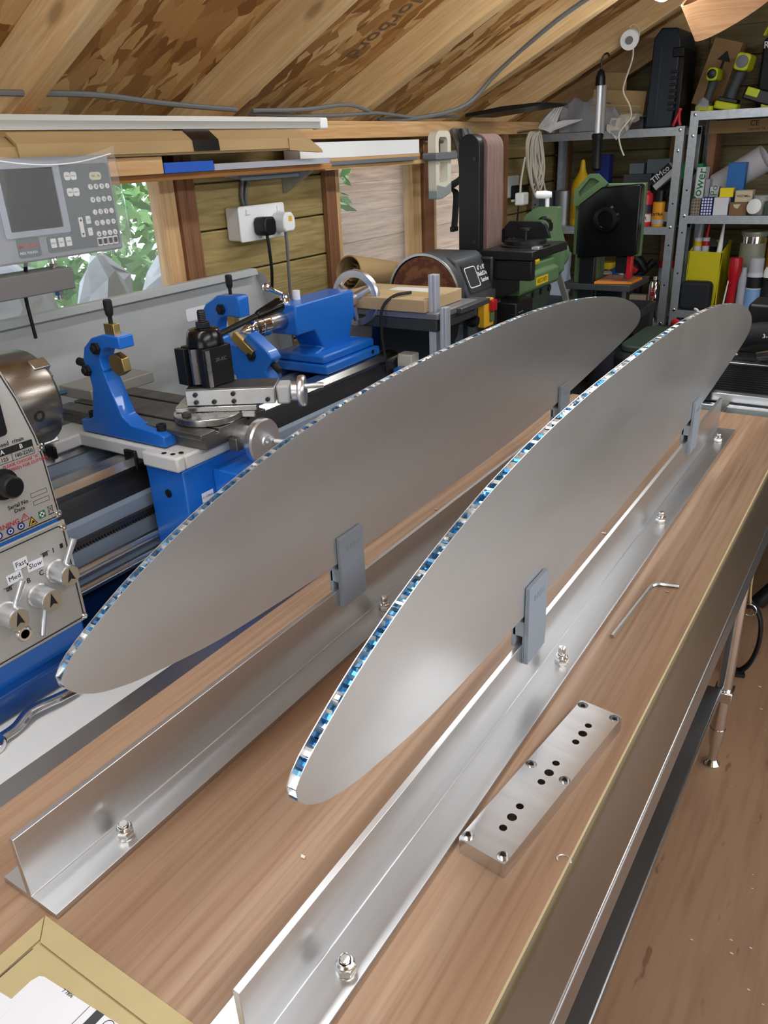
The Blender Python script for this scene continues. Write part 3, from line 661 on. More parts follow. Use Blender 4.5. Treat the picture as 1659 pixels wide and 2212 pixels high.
for (y_, z_), par in (((.6165, 1.131), up), ((.6135, 1.237), up), ((.6185, 1.1075), lp), ((.6185, .951), lp)):
    la.part('screw', M().rev([(.0055, 0), (.0055, .0016), (.004, .003), (.0018, .003), (.0018, .0012)], (XF if par is up else -.998, y_, z_), (1, 0, 0), 14), zinc, par)
def words(parent, items, m_, x=XF):
    for s_, y_, z_, h, al in items: la.part('lettering', M().text(s_, (x, y_, z_), (0, 1, 0), (0, 0, 1), h, al, depth=.0003, bold=.004), m_, parent)
words(up, [('Spindle Speed  r/min', .592, 1.2575, .0085, 'RIGHT'), ('50-1125', .550, 1.2365, .0078, 'CENTER'), ('100-2250', .5865, 1.2368, .0075, 'CENTER'), ('25', .562, 1.200, .009, 'LEFT'), ('50', .564, 1.1925, .009, 'LEFT'), ('Serial No .', .580, 1.168, .0085, 'RIGHT'), ('Date', .560, 1.1605, .0085, 'CENTER')], ink)
words(up, [('PLEASE CHOOSE "A"', .580, 1.2265, .0062, 'CENTER'), ('(LOWER SPEED) FOR CUTTING', .578, 1.2195, .0062, 'CENTER'), ('WARNING', .5555, 1.1445, .0105, 'RIGHT'), ('precaution', .519, 1.1645, .006, 'RIGHT'), ('protection', .5195, 1.1585, .006, 'RIGHT'), ('contact', .5195, 1.1525, .006, 'RIGHT')], ink_red)
tbx = la.part('speed_table', M().prism([(.50, 1.2425), (.603, 1.2425), (.603, 1.2525), (.50, 1.2525)], 'x', XF, XF + .0002), ink, up)
words(tbx, [('A', .556, 1.2475, .009, 'CENTER'), ('B', .585, 1.2475, .009, 'CENTER')], ink_white, XF + .0002)
ln = M()
for a in ((.50, 1.2315, .603, 1.2315), (.603, 1.2315, .603, 1.2525), (.569, 1.2315, .569, 1.2425)): hline(ln, *a, w=.0004)
for y0, z0 in ((.5815, 1.1695), (.5825, 1.157)):
    for a in ((y0, z0, y0 + .026, z0), (y0, z0 + .0065, y0 + .026, z0 + .0065), (y0, z0, y0, z0 + .0065), (y0 + .026, z0, y0 + .026, z0 + .0065)): hline(ln, *a, w=.0003)
la.part('table_lines', ln, ink, up)
# pictograms
for y_, z_ in ((.5205, 1.1355), (.5385, 1.1355), (.5555, 1.136)):
    pg = la.part('safety_sign', M().rev([(.0058, 0), (.0058, .0003)], (XF, y_, z_), (1, 0, 0), 20), ink_blue, up)
    la.part('pictogram', M().rev([(.0022, 0), (.0034, 0), (.0034, .0002), (.0022, .0002)], (XF + .0003, y_, z_), (1, 0, 0), 14, closed=True), ink_white, pg)
pg = la.part('safety_sign', M().prism([(.5665, 1.1305), (.5815, 1.1305), (.574, 1.144)], 'x', XF, XF + .0003), ink, up)
la.part('pictogram', M().prism([(.5685, 1.1315), (.5795, 1.1315), (.574, 1.1415)], 'x', XF + .0003, XF + .0005), ink_yellow, pg)
la.part('pictogram', M().prism([(.571, 1.1325), (.578, 1.1335), (.5745, 1.138)], 'x', XF + .0005, XF + .0007), ink, pg)
pg = la.part('safety_sign', M().prism([(.5855, 1.1345), (.5965, 1.1345), (.5965, 1.1455), (.5855, 1.1455)], 'x', XF, XF + .0003), ink_green, up)
la.part('pictogram', M().box(XF + .0003, XF + .0005, .5895, .5925, 1.136, 1.144).box(XF + .0003, XF + .0005, .587, .595, 1.1385, 1.1415), ink_white, pg)
pg = la.part('bin_mark', M().box(XF, XF + .0003, .601, .611, 1.1345, 1.1358), ink, up)
ln = M()
for a in ((.603, 1.1375, .602, 1.147), (.609, 1.1375, .610, 1.147), (.6015, 1.147, .6105, 1.147), (.6015, 1.1375, .6105, 1.148), (.6105, 1.1375, .6015, 1.148)): hline(ln, *a, w=.0003)
la.part('pictogram', ln, ink, pg)
ln = M()
for a in ((.558, 1.1415, .571, 1.1415), (.558, 1.1415, .5645, 1.152), (.571, 1.1415, .5645, 1.152), (.5645, 1.144, .5645, 1.1485)): hline(ln, *a, w=.0006)
la.part('warning_triangle', ln, ink_red, up)
# speed dial and display
dl = la.part('speed_dial', M().rev([(.022, 0), (.022, .004), (.0165, .005), (.0155, .026), (.013, .028)], (XF, .545, 1.205), (1, 0, 0), 28), black, up)
ds = la.part('display', M().prism(rrect(.45, .570, 1.270, 1.333, .006), 'x', XF - .001, XF + .003), black, up, bevel=.001)
la.part('display_digits', M().text('0', (XF + .0031, .552, 1.285), (0, 1, 0), (0, 0, 1), .02, depth=.0002), ink_white, ds)
# three lever knobs
def lever_knob(y_, z_, lev):
    x0 = -.998
    k = la.part('lever_knob', M().rev([(.0185, 0), (.0185, .004), (.0165, .006), (.0165, .034), (.0158, .0355)], (x0, y_, z_), (1, 0, 0), 30), alu_light, lp)
    la.part('knob_face', M().rev([(.0148, 0), (.0148, .0006)], (x0 + .0355, y_, z_), (1, 0, 0), 28), label_tan, k)
    la.part('arrow_mark', M().prism([(y_, z_ + .0125), (y_ + .0068, z_ - .0085), (y_, z_ - .0045), (y_ - .0068, z_ - .0085)], 'x', x0 + .0361, x0 + .0364), ink, k)
    a = Vector((x0 + .018, y_, z_)); d = Vector((.12, math.cos(math.radians(lev)), math.sin(math.radians(lev)))).normalized()
    la.part('lever_handle', M().rev([(.0036, .010), (.0042, .024), (.0055, .052), (.0052, .0555), (.003, .0565)], a, d, 14), alu_light, k)
lever_knob(.590, 1.047, 62); lever_knob(.553, 1.024, -112); lever_knob(.498, 1.022, 62)
la.part('drain_socket', M().rev([(.0125, 0), (.0125, .005), (.0105, .008), (.007, .008), (.007, -.004)], (-.998, .515, .979), (1, 0, 0), 24), zinc, lp)
def sticker(s_, y_, z_, w, a):
    R = Matrix.Rotation(math.radians(a), 3, 'X'); o = Vector((-.9975, y_, z_))
    st = la.part('paper_label', M().box(0, .0003, -w / 2, w / 2, -.0075, .0075).xf(R, o), label_white, lp)
    la.part('lettering', M().text(s_, (.0003, 0, 0), (0, 1, 0), (0, 0, 1), .011, depth=.0002).xf(R, o), ink, st)
sticker('Fast', .540, 1.083, .022, 0); sticker('Slow', .561, 1.071, .026, -2); sticker('Med', .526, 1.067, .024, 2)
g = M()
for s_, y_, z_ in (('C', .567, 1.054), ('B', .545, 1.052), ('I', .594, 1.079)): g.text(s_, (-.9975, y_, z_), (0, 1, 0), (0, 0, 1), .011, depth=.0002, bold=.01)
for y_, z_ in ((.576, 1.079), (.510, 1.054)):
    for k in range(4): g.box(-.9978, -.9973, y_ + k * .0022, y_ + k * .0022 + .0012, z_ - .003, z_ + .003)
    g.box(-.9978, -.9973, y_ - .004, y_ + .0115, z_ + .003, z_ + .0036)
g.box(-.9978, -.9973,   .606, .611, 1.077, 1.084)
la.part('gear_marks', g, ink, lp)
# chuck
ck = la.part('chuck', M().rev([(.055, 0), (.079, .004), (.080, .007), (.080, .088), (.0775, .094), (.073, .096), (.025, .096), (.025, .06)], (AX, .652, AZ), (0, 1, 0), 64), mat('chuck_steel', (.33, .30, .26), .3, 1., noise=.2, nscale=(30, 4, 30), rnoise=.1), bevel=.001)
la.part('back_plate', M().cyl((AX, .60, AZ), (AX, .652, AZ), .075, n=48), steel)
la.part('groove', M().rev([(.0803, .670), (.0803, .6715)], (AX, 0, AZ), (0, 1, 0), 48), iron_dark, ck)
for a in (50, 170, 290):
    d = Vector((math.cos(math.radians(a)), 0, math.sin(math.radians(a)))); o = Vector((AX, .737, AZ))
    R = Matrix(((d.x, 0, -d.z), (0, 1, 0), (d.z, 0, d.x)))
    la.part('chuck_jaw', M().obox(o + d * .055, (.056, .03, .02), R).obox(o + d * .04 + Vector((0, .018, 0)), (.03, .02, .02), R), steel, ck, bevel=.0015)
    e = Vector((math.cos(math.radians(a + 62)), 0, math.sin(math.radians(a + 62))))
    la.part('key_socket', M().rev([(.0095, -.004), (.0095, .001), (.0055, .001), (.0055, -.006)], Vector((AX, .700, AZ)) + e * .080, e, 18), iron_dark, ck)
# ------------------------------------------------------------------ carriage
sd = la.part('saddle', M().prism([(-1.31, 1.124), (-.965, 1.124), (-.965, 1.15), (-1.31, 1.15)], 'y', .845, 1.02).prism([(-1.05, 1.1245), (-.9635, 1.1245), (-.9635, 1.1515), (-1.05, 1.1515)], 'y', .825, .8447), lathe_white, bevel=.004)
g = M()
for x, y_ in ((-.985, .838), (-1.003, .835), (-.978, .85)): g.rev([(.0045, 0), (.0045, .0005)], (x, y_, 1.152), (0, 0, 1), 14)
la.part('oil_hole', g, black, sd)
la.part('way_wiper', M().box(-1.115, -1.085, .838, .846, 1.105, 1.14), black, sd, bevel=.003)
la.part('rear_saddle_wing', M().box(-1.32, -1.24, .79, .86, 1.124, 1.148), lathe_white, sd, bevel=.004)
la.part('way_wiper', M().box(-1.262, -1.235, .782, .79, 1.118, 1.142), black, sd, bevel=.003)
ap = la.part('apron', M().box(-1.06, -.968, .838, 1.03, .965, 1.1235), blue, bevel=.003)
ap2 = la.part('apron_gearbox', M().box(-.968, -.905, .905, 1.04, .98, 1.105), blue, ap, bevel=.003)
la.part('apron_plug', M().rev([(.0075, 0), (.0075, .002), (.004, .003)], (-1.012, .838, 1.075), (0, -1, 0), 18), black, ap)
st_ = la.part('paper_label', M().box(-.968, -.9676, .872, .900, 1.052, 1.069), label_white, ap)
la.part('lettering', M().text('+/- 0.20mm', (-.9675, .886, 1.0605), (0, 1, 0), (0, 0, 1), .0055, depth=.0002), ink, st_)
la.part('half_nut_knob', M().rev([(.012, 0), (.014, .01), (.012, .03), (.005, .033)], (-.905, .935, 1.06), (1, 0, 0), 18), black, ap2)
la.part('apron_screw', M().rev([(.006, 0), (.006, .002)], (-.905, .965, 1.09), (1, 0, 0), 12), iron_dark, ap2)
# cross slide with T slots and its hand wheel
cs = la.part('cross_slide', M().prism([(.878, 1.151), (.878, 1.168), (.870, 1.172), (.870, 1.181), (.905, 1.181), (.905, 1.174), (.913, 1.174), (.913, 1.181), (.985, 1.181), (.985, 1.174), (.993, 1.174), (.993, 1.181), (1.035, 1.181), (1.035, 1.172), (1.028, 1.168), (1.028, 1.151)], 'x', -1.335, -.945), iron, bevel=.0015)
la.part('rear_stop_bar', M().box(-1.40, -1.30, .93, 1.09, 1.178, 1.20), mat('scale_grey', '9b9a92', .5, .3), cs, bevel=.002)
la.part('scale_cable', M().tube([(-1.38, .93, 1.188), (-1.39, .90, 1.188), (-1.41, .87, 1.18)], .0045, 8), mat('cable_teal', '39607a', .5), cs)
la.part('gib_screw_block', M().box(-.945, -.925, .93, .975, 1.135, 1.158), iron, cs, bevel=.002)
hw = la.part('cross_handwheel', M().rev([(.012, -.045), (.022, -.04), (.0235, -.012), (.0235, 0), (.038, .002), (.040, .006), (.040, .015), (.037, .018), (.010, .018), (.009, .021), (.004, .021), (.004, .017)], (-.905, .963, 1.150), (1, 0, 0), 44), alu_light)
la.part('crank_handle', M().rev([(.0042, 0), (.0048, .012), (.006, .035), (.0055, .045), (.003, .047)], (-.887, .985, 1.143), (1, .35, 0), 16), alu_light, hw)
# compound slide turned on its flange
CR = Matrix.Rotation(math.atan2(.525, .851), 3, 'Z'); CO = Vector((-1.03, .925, 0))      # local +x runs along the slide
def loc(g, z=0): return g.xf(CR, (CO.x, CO.y, z))
fl = la.part('swivel_flange', M().prism([(p[0] - 1.005, p[1] + .952) for p in arc(0, 0, .062, PI * .95, PI * 2.12, 24)] + [(-.925, .985), (-.955, 1.03), (-1.03, 1.0)], 'z', 1.1815, 1.195), steel, bevel=.002)
la.part('flange_bolt', M().hexa((-1.012, .905, 1.195), (0, 0, 1), .009, .007), iron_dark, fl, bevel=.001)
la.part('flange_bolt', M().hexa((-.945, .992, 1.195), (0, 0, 1), .009, .007), iron_dark, fl, bevel=.001)
la.part('slide_base', loc(M().box(-.02, .125, -.006, .066, 1.1955, 1.2045)), steel, fl, bevel=.001)
cm = la.part('compound_slide', loc(M().box(0, .158, 0, .062, 1.2050, 1.233)), mat('slide_grey', (.60, .60, .59), .38, .9, noise=.15, nscale=(30, 30, 30)), bevel=.0015)
la.part('slide_top', loc(M().box(.001, .157, .006, .061, 1.233, 1.2345)), iron, cm)
for x in (.012, .062, .045, .085, .135, .03):
    pass
for x, z in ((.018, 1.2255), (.085, 1.2255), (.018, 1.212), (.05, 1.212), (.085, 1.212), (.145, 1.213)):
    la.part('gib_screw', loc(M().rev([(.0042, 0), (.0042, .0035), (.002, .0035), (.002, .001)], (x, 0, z), (0, -1, 0), 12)), iron_dark, cm)
en = la.part('slide_end_block', loc(M().box(.1585, .182, .012, .052, 1.199, 1.233)), lathe_grey, cm, bevel=.004)
sw_ = la.part('slide_handwheel', loc(M().rev([(.013, 0), (.017, .003), (.017, .012), (.0265, .014), (.028, .017), (.028, .024), (.026, .027), (.008, .027)], (.182, .032, 1.217), (1, 0, 0), 36)), alu_light, cm)
la.part('crank_handle', loc(M().rev([(.003, 0), (.0045, .006), (.0052, .03), (.0045, .036)], (.207, .018, 1.229), (1, .1, 0), 14)), alu_light, sw_)
# quick change tool post
TR = Matrix.Rotation(math.radians(-7), 3, 'Z'); TO = Vector((-1.022, .982, 1.2355))
def tl(g): return g.xf(TR, TO)
tp = la.part('tool_post', tl(M().prism([(-.031, -.031), (-.012, -.031), (-.008, -.025), (.010, -.025), (.014, -.031), (.031, -.031), (.031, .031), (-.031, .031)], 'z', 0, .068)), black, bevel=.0012)
la.part('dovetail_slide', tl(M().prism([(-.007, -.026), (.009, -.026), (.004, -.036), (-.003, -.036)], 'z', .004, .066)), steel, tp)
la.part('tool_holder', tl(M().box(-.034, -.008, -.043, -.032, .002, .066)), black, tp, bevel=.001)
la.part('side_dovetail', tl(M().prism([(.031, -.028), (.038, -.031), (.038, -.022), (.031, -.024)], 'z', .002, .066)), steel, tp)
la.part('lettering', tl(M().text('20-XC', (.0312, .006, .045), (0, 1, 0), (0, 0, 1), .009, depth=.0002)), mid_grey, tp)
hb = la.part('lever_hub', tl(M().rev([(.033, .0685), (.033, .073), (.029, .092), (.026, .096), (.016, .097), (.016, .098)], (0, 0, 0), (0, 0, 1), 36)), black_gloss, tp)
la.part('hub_nut', tl(M().hexa((0, 0, .098), (0, 0, 1), .0135, .010)), black, hb, bevel=.001)
la.part('threaded_stud', tl(M().rev([(.0075 - .0005 * (k % 2), .106 + .0015 * k) for k in range(14)] + [(.006, .128)], (0, 0, 0), (0, 0, 1), 18)), black, hb)
a = TO + Vector((.022, .012, .084)); d = Vector((.045, .215, .048)).normalized()
la.part('clamp_lever', M().cyl(a, a + d * .095, .0055, n=14), black, hb)
la.part('lever_grip', M().rev([(.007, 0), (.0085, .004), (.0115, .035), (.0135, .052), (.0125, .056), (.004, .057)], a + d * .09, d, 22), black_gloss, hb)
# ------------------------------------------------------------------ follow rest and steady rest
def knob_screw(par, p, d, l=.03):
    la.part('rest_knob', M().rev([(.0038, 0), (.0038, l), (.0065, l + .004), (.0075, l + .012), (.0075, l + .026), (.006, l + .028)], p, d, 14), black_soft, par)
def hex_bolt(par, p, d, r=.011, h=.010):
    la.part('rest_bolt', M().rev([(r, 0), (r, h * .6)], p, d, 6).rev([(r * .55, h * .6), (r * .55, h)], p, d, 14), black_soft, par, bevel=.0006)
Y0, Y1 = .852, .884
outl = [(-1.236, 1.1525), (-1.018, 1.1525), (-1.018, 1.172), (-1.03, 1.177), (-1.098, 1.182), (-1.118, 1.196), (-1.138, 1.250), (-1.146, 1.272)]
outl += [(-1.118 + .030 * math.cos(a_), 1.290 + .027 * math.sin(a_)) for a_ in [math.radians(q) for q in (215, 190, 165, 140, 115, 92)]]
outl += [(-1.089, 1.3165), (-1.089, 1.337), (-1.128, 1.339), (-1.160, 1.331), (-1.185, 1.312), (-1.194, 1.290), (-1.186, 1.262), (-1.184, 1.24), (-1.200, 1.184), (-1.214, 1.177), (-1.236, 1.175)]
fr = la.part('follow_rest', M().prism(outl, 'y', Y0, Y1), blue, bevel=.003)
la.part('rest_finger', M().box(-1.131, -1.106, .860, .874, 1.322, 1.356), brass, fr, bevel=.001)
la.part('rest_finger', M().prism([(-1.135, 1.298), (-1.118, 1.306), (-1.100, 1.298), (-1.098, 1.276), (-1.116, 1.266), (-1.134, 1.278)], 'y', .860, .876), brass, fr, bevel=.001)
knob_screw(fr, (-1.119, .867, 1.355), (0.02, 0, 1), .012); knob_screw(fr, (-1.193, .867, 1.277), (-1, 0, .10), .008)
hex_bolt(fr, (-1.150, .852, 1.314), (0, -1, 0)); hex_bolt(fr, (-1.186, .852, 1.272), (0, -1, 0))
for x in (-1.218, -1.038):
    la.part('cap_screw', M().rev([(.0085, 0), (.0085, .013), (.0045, .013), (.0045, .006)], (x, .868, 1.1755), (0, 0, 1), 16), black_soft, fr)
Y0, Y1 = 1.235, 1.268
so = [(-1.300, 1.124), (-1.262, 1.124), (-1.255, 1.165), (-1.225, 1.172), (-1.205, 1.165), (-1.198, 1.124), (-1.10, 1.124), (-1.098, 1.150), (-1.118, 1.185), (-1.094, 1.212), (-1.106, 1.228), (-1.156, 1.262)]
so += [(-1.205 + .040 * math.cos(a_), 1.262 + .032 * math.sin(a_)) for a_ in [math.radians(q) for q in (-10, -40, -75, -110, -145, 180, 150, 120, 90)]][1:]
so += [(-1.172, 1.292), (-1.170, 1.332), (-1.176, 1.338), (-1.232, 1.336), (-1.268, 1.318), (-1.290, 1.288), (-1.294, 1.25), (-1.288, 1.18)]
sr = la.part('steady_rest', M().prism(so, 'y', Y0, Y1), blue, bevel=.003)
la.part('rest_finger', M().box(-1.218, -1.196, 1.244, 1.258, 1.272, 1.335), brass, sr, bevel=.001)
Rf = Matrix.Rotation(math.radians(38), 3, 'Y')
la.part('rest_finger', M().obox((-1.168, 1.231, 1.238), (.062, .010, .02), Rf), brass, sr, bevel=.001)
knob_screw(sr, (-1.205, 1.25, 1.338), (0, 0, 1), .012); knob_screw(sr, (-1.118, 1.25, 1.205), (.8, 0, -.55), .008)
hex_bolt(sr, (-1.222, 1.235, 1.308), (0, -1, 0), .012); hex_bolt(sr, (-1.150, 1.235, 1.216), (0, -1, 0), .012)
# ------------------------------------------------------------------ tailstock
ts = la.part('tailstock', M().prism([(1.402, 1.222), (1.47, 1.222), (1.50, 1.175), (1.46, 1.165), (1.455, 1.148), (1.670, 1.148), (1.668, 1.165), (1.61, 1.178), (1.625, 1.218), (1.636, 1.222), (1.636, 1.290), (1.402, 1.290)], 'x', -1.236, -1.158), blue, bevel=.004)
la.part('tailstock_base', M().box(-1.285, -1.112, 1.445, 1.675, 1.1235, 1.146), blue, ts, bevel=.004)
la.part('tailstock_sole', M().box(-1.272, -1.125, 1.452, 1.668, 1.1465, 1.166), blue, ts, bevel=.004)
la.part('base_screw', M().rev([(.006, 0), (.006, .0008)], (-1.112, 1.64, 1.137), (1, 0, 0), 14), black, ts)
la.part('quill', M().cyl((AX, 1.405, AZ + .004), (AX, 1.352, AZ + .004), .020, n=28), steel, ts)
lc = la.part('live_center', M().rev([(.0008, 0), (.0105, .020), (.0115, .026), (.0205, .030), (.0245, .034), (.0245, .056), (.0225, .057), (.0225, .062), (.0245, .063), (.0245, .084), (.016, .086), (.014, .096)], (AX, 1.258, AZ + .004), (0, 1, 0), 32), chrome, ts)
la.part('center_band', M().rev([(.0249, .038), (.0249, .046)], (AX, 1.258, AZ + .004), (0, 1, 0), 32), iron_dark, lc)
wh = la.part('tailstock_handwheel', M().rev([(.070, -.007), (.072, -.004), (.072, .006), (.069, .009), (.055, .009), (.052, .006), (.052, -.004), (.054, -.007)], (AX, 1.705, AZ + .004), (0, 1, 0), 56, closed=True), alu_light, ts)
la.part('wheel_hub', M().rev([(.024, -.068), (.024, -.03), (.018, -.02), (.014, .008), (.006, .010)], (AX, 1.705, AZ + .004), (0, 1, 0), 28), alu_light, wh)
for a_ in (30, 150, 270):
    d = Vector((math.cos(math.radians(a_)), 0, math.sin(math.radians(a_)))); o = Vector((AX, 1.70, AZ + .004))
    la.part('wheel_spoke', M().cyl(o + d * .012 + Vector((0, -.01, 0)), o + d * .055 + Vector((0, .002, 0)), .0125, .009, n=14), alu_light, wh)
lk = la.part('quill_lock', M().rev([(.013, 0), (.013, .006), (.011, .010), (.011, .022), (.008, .024)], (-1.205, 1.425, 1.29), (0, 0, 1), 20), chrome, ts)
la.part('lock_lever', M().rev([(.0045, 0), (.005, .03), (.0055, .042), (.0085, .047), (.009, .052), (.0085, .057), (.003, .061)], (-1.205, 1.425, 1.308), (-.25, -.85, .45), 16), chrome, lk)
la.part('oil_cup', M().rev([(.009, 0), (.009, .02), (.0075, .021), (.0075, .012)], (-1.21, 1.475, 1.29), (0, 0, 1), 16), white_plastic, ts)
# big spanner lying on the bench top beside the tray
sp_ = M().tube([(-.955, .55, .869), (-.957, .52, .872), (-.965, .48, .873), (-.958, .45, .868), (-.956, .425, .868)], .0105, 10, 6, flat=.6)
sp_.rev([(.017, -.007), (.019, -.004), (.019, .004), (.017, .007), (.0115, .007), (.0115, -.007)], (-.955, .408, .868), (0.1, 0, 1), 24, closed=True)
solo('ring_spanner', sp_, chrome, 'chrome ring spanner with a cranked handle lying on the white bench', 'spanner')
# digital readout on its arm
dr = Thing('digital_readout', 'grey digital readout with dark screen and keypad under a clear cover', 'readout', (-1.345, .95, 1.36))
D = dr.part('case', M().prism(rrect(.80, 1.095, 1.446, 1.617, .006), 'x', -1.385, -1.33), dro_grey, bevel=.004)
X0 = -1.33
dr.part('screen_bezel', M().plate(rrect(.845, .978, 1.489, 1.609, .004), [rrect(.857, .965, 1.499, 1.600, .002)], X0, X0 + .004, lambda p: (p[2], p[0], p[1])), mat('dro_bezel', '949aa4', .45), D, bevel=.001)
dr.part('screen', M().prism(rrect(.857, .965, 1.499, 1.600, .002), 'x', X0 - .001, X0 + .001), screen_black, D)
kp = dr.part('keypad', M().prism(rrect(.979, 1.0885, 1.457, 1.603, .005), 'x', X0, X0 + .0012).prism(rrect(.925, .985, 1.457, 1.485, .004), 'x', X0, X0 + .0011), dro_panel, D)
lg = dr.part('logo_plate', M().prism(rrect(.864, .909, 1.455, 1.487, .004), 'x', X0, X0 + .0012), dro_panel, D)
dr.part('lettering', M().text('M-DRO', (X0 + .0012, .8865, 1.474), (0, 1, 0), (0, 0, 1), .0125, depth=.0003, bold=.01), ink_red, lg)
dr.part('lettering', M().text('MDS TOUCH', (X0 + .0012, .8835, 1.4625), (0, 1, 0), (0, 0, 1), .006, depth=.0003), ink_white, lg)
keys = [(y_, z_, s_) for row, z_ in zip(('789/', '456x', '123-', '0.=+', 'acte'), (1.5625, 1.540, 1.518, 1.4985, 1.479)) for s_, y_ in zip(row, (1.040, 1.053, 1.066, 1.079))]
for y_, z_, s_ in keys:
    k = dr.part('key', M().rev([(.0050, 0), (.0050, .0018), (.0044, .0024)], (X0 + .0012, y_, z_), (1, 0, 0), 16), key_white, kp)
    dr.part('lettering', M().text(s_, (X0 + .0036, y_, z_), (0, 1, 0), (0, 0, 1), .008, depth=.0002), ink, k)
def flat_key(y0, y1, z0, z1, s_='', h=.004, m_=key_white, r=.0015):
    k = dr.part('key', M().prism(rrect(y0, y1, z0, z1, r), 'x', X0 + .0012, X0 + .0028), m_, kp)
    if s_: dr.part('lettering', M().text(s_, (X0 + .0028, (y0 + y1) / 2, (z0 + z1) / 2), (0, 1, 0), (0, 0, 1), h, depth=.0002), ink, k)
for z0 in (1.5765, 1.549):
    flat_key(.987, .9995, z0, z0 + .014, 'ZERO', .0036, r=.004); flat_key(1.0005, 1.0135, z0, z0 + .014, 'SELECT', .0032, r=.004)
flat_key(1.042, 1.069, 1.574, 1.588, 'TAC   MI', .005, mat('key_cream', 'bdbb9c', .5), .006)
flat_key(1.000, 1.0085, 1.477, 1.512); dr.part('arrow_mark', M().prism([(1.0042, 1.510), (1.0072, 1.505), (1.0012, 1.505)], 'x', X0 + .0028, X0 + .003).prism([(1.0042, 1.479), (1.0072, 1.484), (1.0012, 1.484)], 'x', X0 + .0028, X0 + .003), ink, kp)
flat_key(1.0165, 1.0265, 1.499, 1.513, '1/2', .005); flat_key(1.0165, 1.0265, 1.478, 1.492, '*', .005)
for y0, s_ in ((.931, 'INCH'), (.9475, 'INC'), (.964, 'SDM')): flat_key(y0, y0 + .0115, 1.465, 1.481, s_, .004)
for y_ in (1.034, 1.0465, 1.059, 1.0715):
    flat_key(y_, y_ + .0105, 1.4525 + .005, 1.4755 - .003); flat_key(y_ + .001, y_ + .0095, 1.460, 1.470, m_=ink)
arm = dr.part('support_arm', M().box(-1.385, -1.325, .45, .963, 1.389, 1.428), mat('arm_grey', '6f6d6c', .5), bevel=.002)
dr.part('support_post', M().box(-1.40, -1.35, .40, .45, .862, 1.428), mat('arm_grey', '6f6d6c', .5), bevel=.002)
dr.part('hanging_bolt', M().cyl((-1.355, .945, 1.37), (-1.355, .945, 1.446), .0045).hexa((-1.355, .945, 1.378), (0, 0, 1), .009, .008).hexa((-1.355, .945, 1.43), (0, 0, 1), .008, .006), zinc, arm)
dr.part('signal_cable', M().tube([(-1.36, .895, 1.45), (-1.372, .895, 1.42), (-1.395, .90, 1.38), (-1.40, .905, 1.30)], .0035, 8), black_cable)
cv = M().sheet([[(X0 + .012 + .010 * math.sin(PI * j / 12) * (1 - i / 8) + (.004 * math.sin(3 * PI * j / 12)), .795 + .308 * j / 12 + (.006 if i > 5 else 0), 1.632 - .19 * i / 8 - (.022 * math.sin(PI * j / 12) if i == 0 else 0)) for j in range(13)] for i in range(9)])
dr.part('clear_cover', cv, cover_film, D)
dr.part('cover_fold', M().tube([(X0 + .014, .80, 1.627), (X0 + .019, .86, 1.612), (X0 + .022, .935, 1.604), (X0 + .020, 1.01, 1.606), (X0 + .015, 1.09, 1.618)], .0011, 6, 6), mat('fold_film', 'ffffff', .15, spec=1.), D)  # opaque white line drawn as the shine along the cover's fold
dr.part('cover_seam', M().tube([(X0 + .0125, 1.100, 1.628), (X0 + .013, 1.104, 1.56), (X0 + .012, 1.1085, 1.45)], .0012, 6), clear_plastic, D)
# ------------------------------------------------------------------ shelf over the windows and what is stacked on it
ws = Thing('plywood_shelf', 'narrow plywood shelf on brackets above the windows', 'shelf', (-1.52, 1.4, 1.56))
ws.part('shelf_board', M().box(-1.596, -1.45, .55, 1.978, 1.5605, 1.5745), ply_strip, bevel=.001)
for y in (.70, 1.93):
    ws.part('bracket', M().prism([(-1.598, 1.50), (-1.594, 1.50), (-1.49, 1.556), (-1.49, 1.560), (-1.598, 1.560)], 'y', y, y + .012), galv)
solo('timber_offcut', M().box(-1.52, -1.41, 1.02, 1.305, 1.5755, 1.611), pine_y, 'pale timber offcut lying on the plywood shelf under the cardboard box', 'timber', bevel=.002)
solo('blue_strip', M().box(-1.50, -1.415, 1.312, 1.465, 1.5755, 1.5975), blue_plastic, 'bright blue plastic strip lying on the plywood shelf', 'strip', bevel=.001)
solo('grey_strip', M().box(-1.49, -1.42, 1.472, 1.93, 1.5755, 1.590), mat('pale_grey', 'a5a7b0', .5), 'pale grey flat strip on the plywood shelf beside the blue one', 'strip', bevel=.001)
bx_ = Thing('cardboard_carton', 'long flattened cardboard carton with a patch of black tape', 'carton', (-1.45, 1.2, 1.6115))
prof = [(-1.54, 1.612), (-1.40, 1.612), (-1.396, 1.618), (-1.40, 1.638), (-1.43, 1.656), (-1.53, 1.656)]
g = M(); rows = []
for k in range(17):
    y = .35 + 1.45 * k / 16; dz = .004 * math.sin(k * 1.7) - (.006 if k > 13 else 0)
    rows.append([(x, y, z + (dz if z > 1.62 else 0) + (0.003 * math.sin(k * 2.3) if z > 1.65 else 0)) for x, z in prof + prof[:1]])
g.sheet(rows); g.add(rows[0][:-1], [tuple(range(6))]); g.add(rows[-1][:-1], [tuple(range(5, -1, -1))])
bo = bx_.part('carton_body', g, card, sm=25)
bx_.part('carton_flap', M().prism([(-1.398, 1.616), (-1.392, 1.617), (-1.394, 1.640), (-1.42, 1.660), (-1.425, 1.657), (-1.40, 1.637)], 'y', .95, 1.80), card, sm=25)
bx_.part('end_flap', M().prism([(1.72, 1.6125), (1.86, 1.604), (1.855, 1.612), (1.80, 1.640), (1.72, 1.640)], 'x', -1.41, -1.39), card)
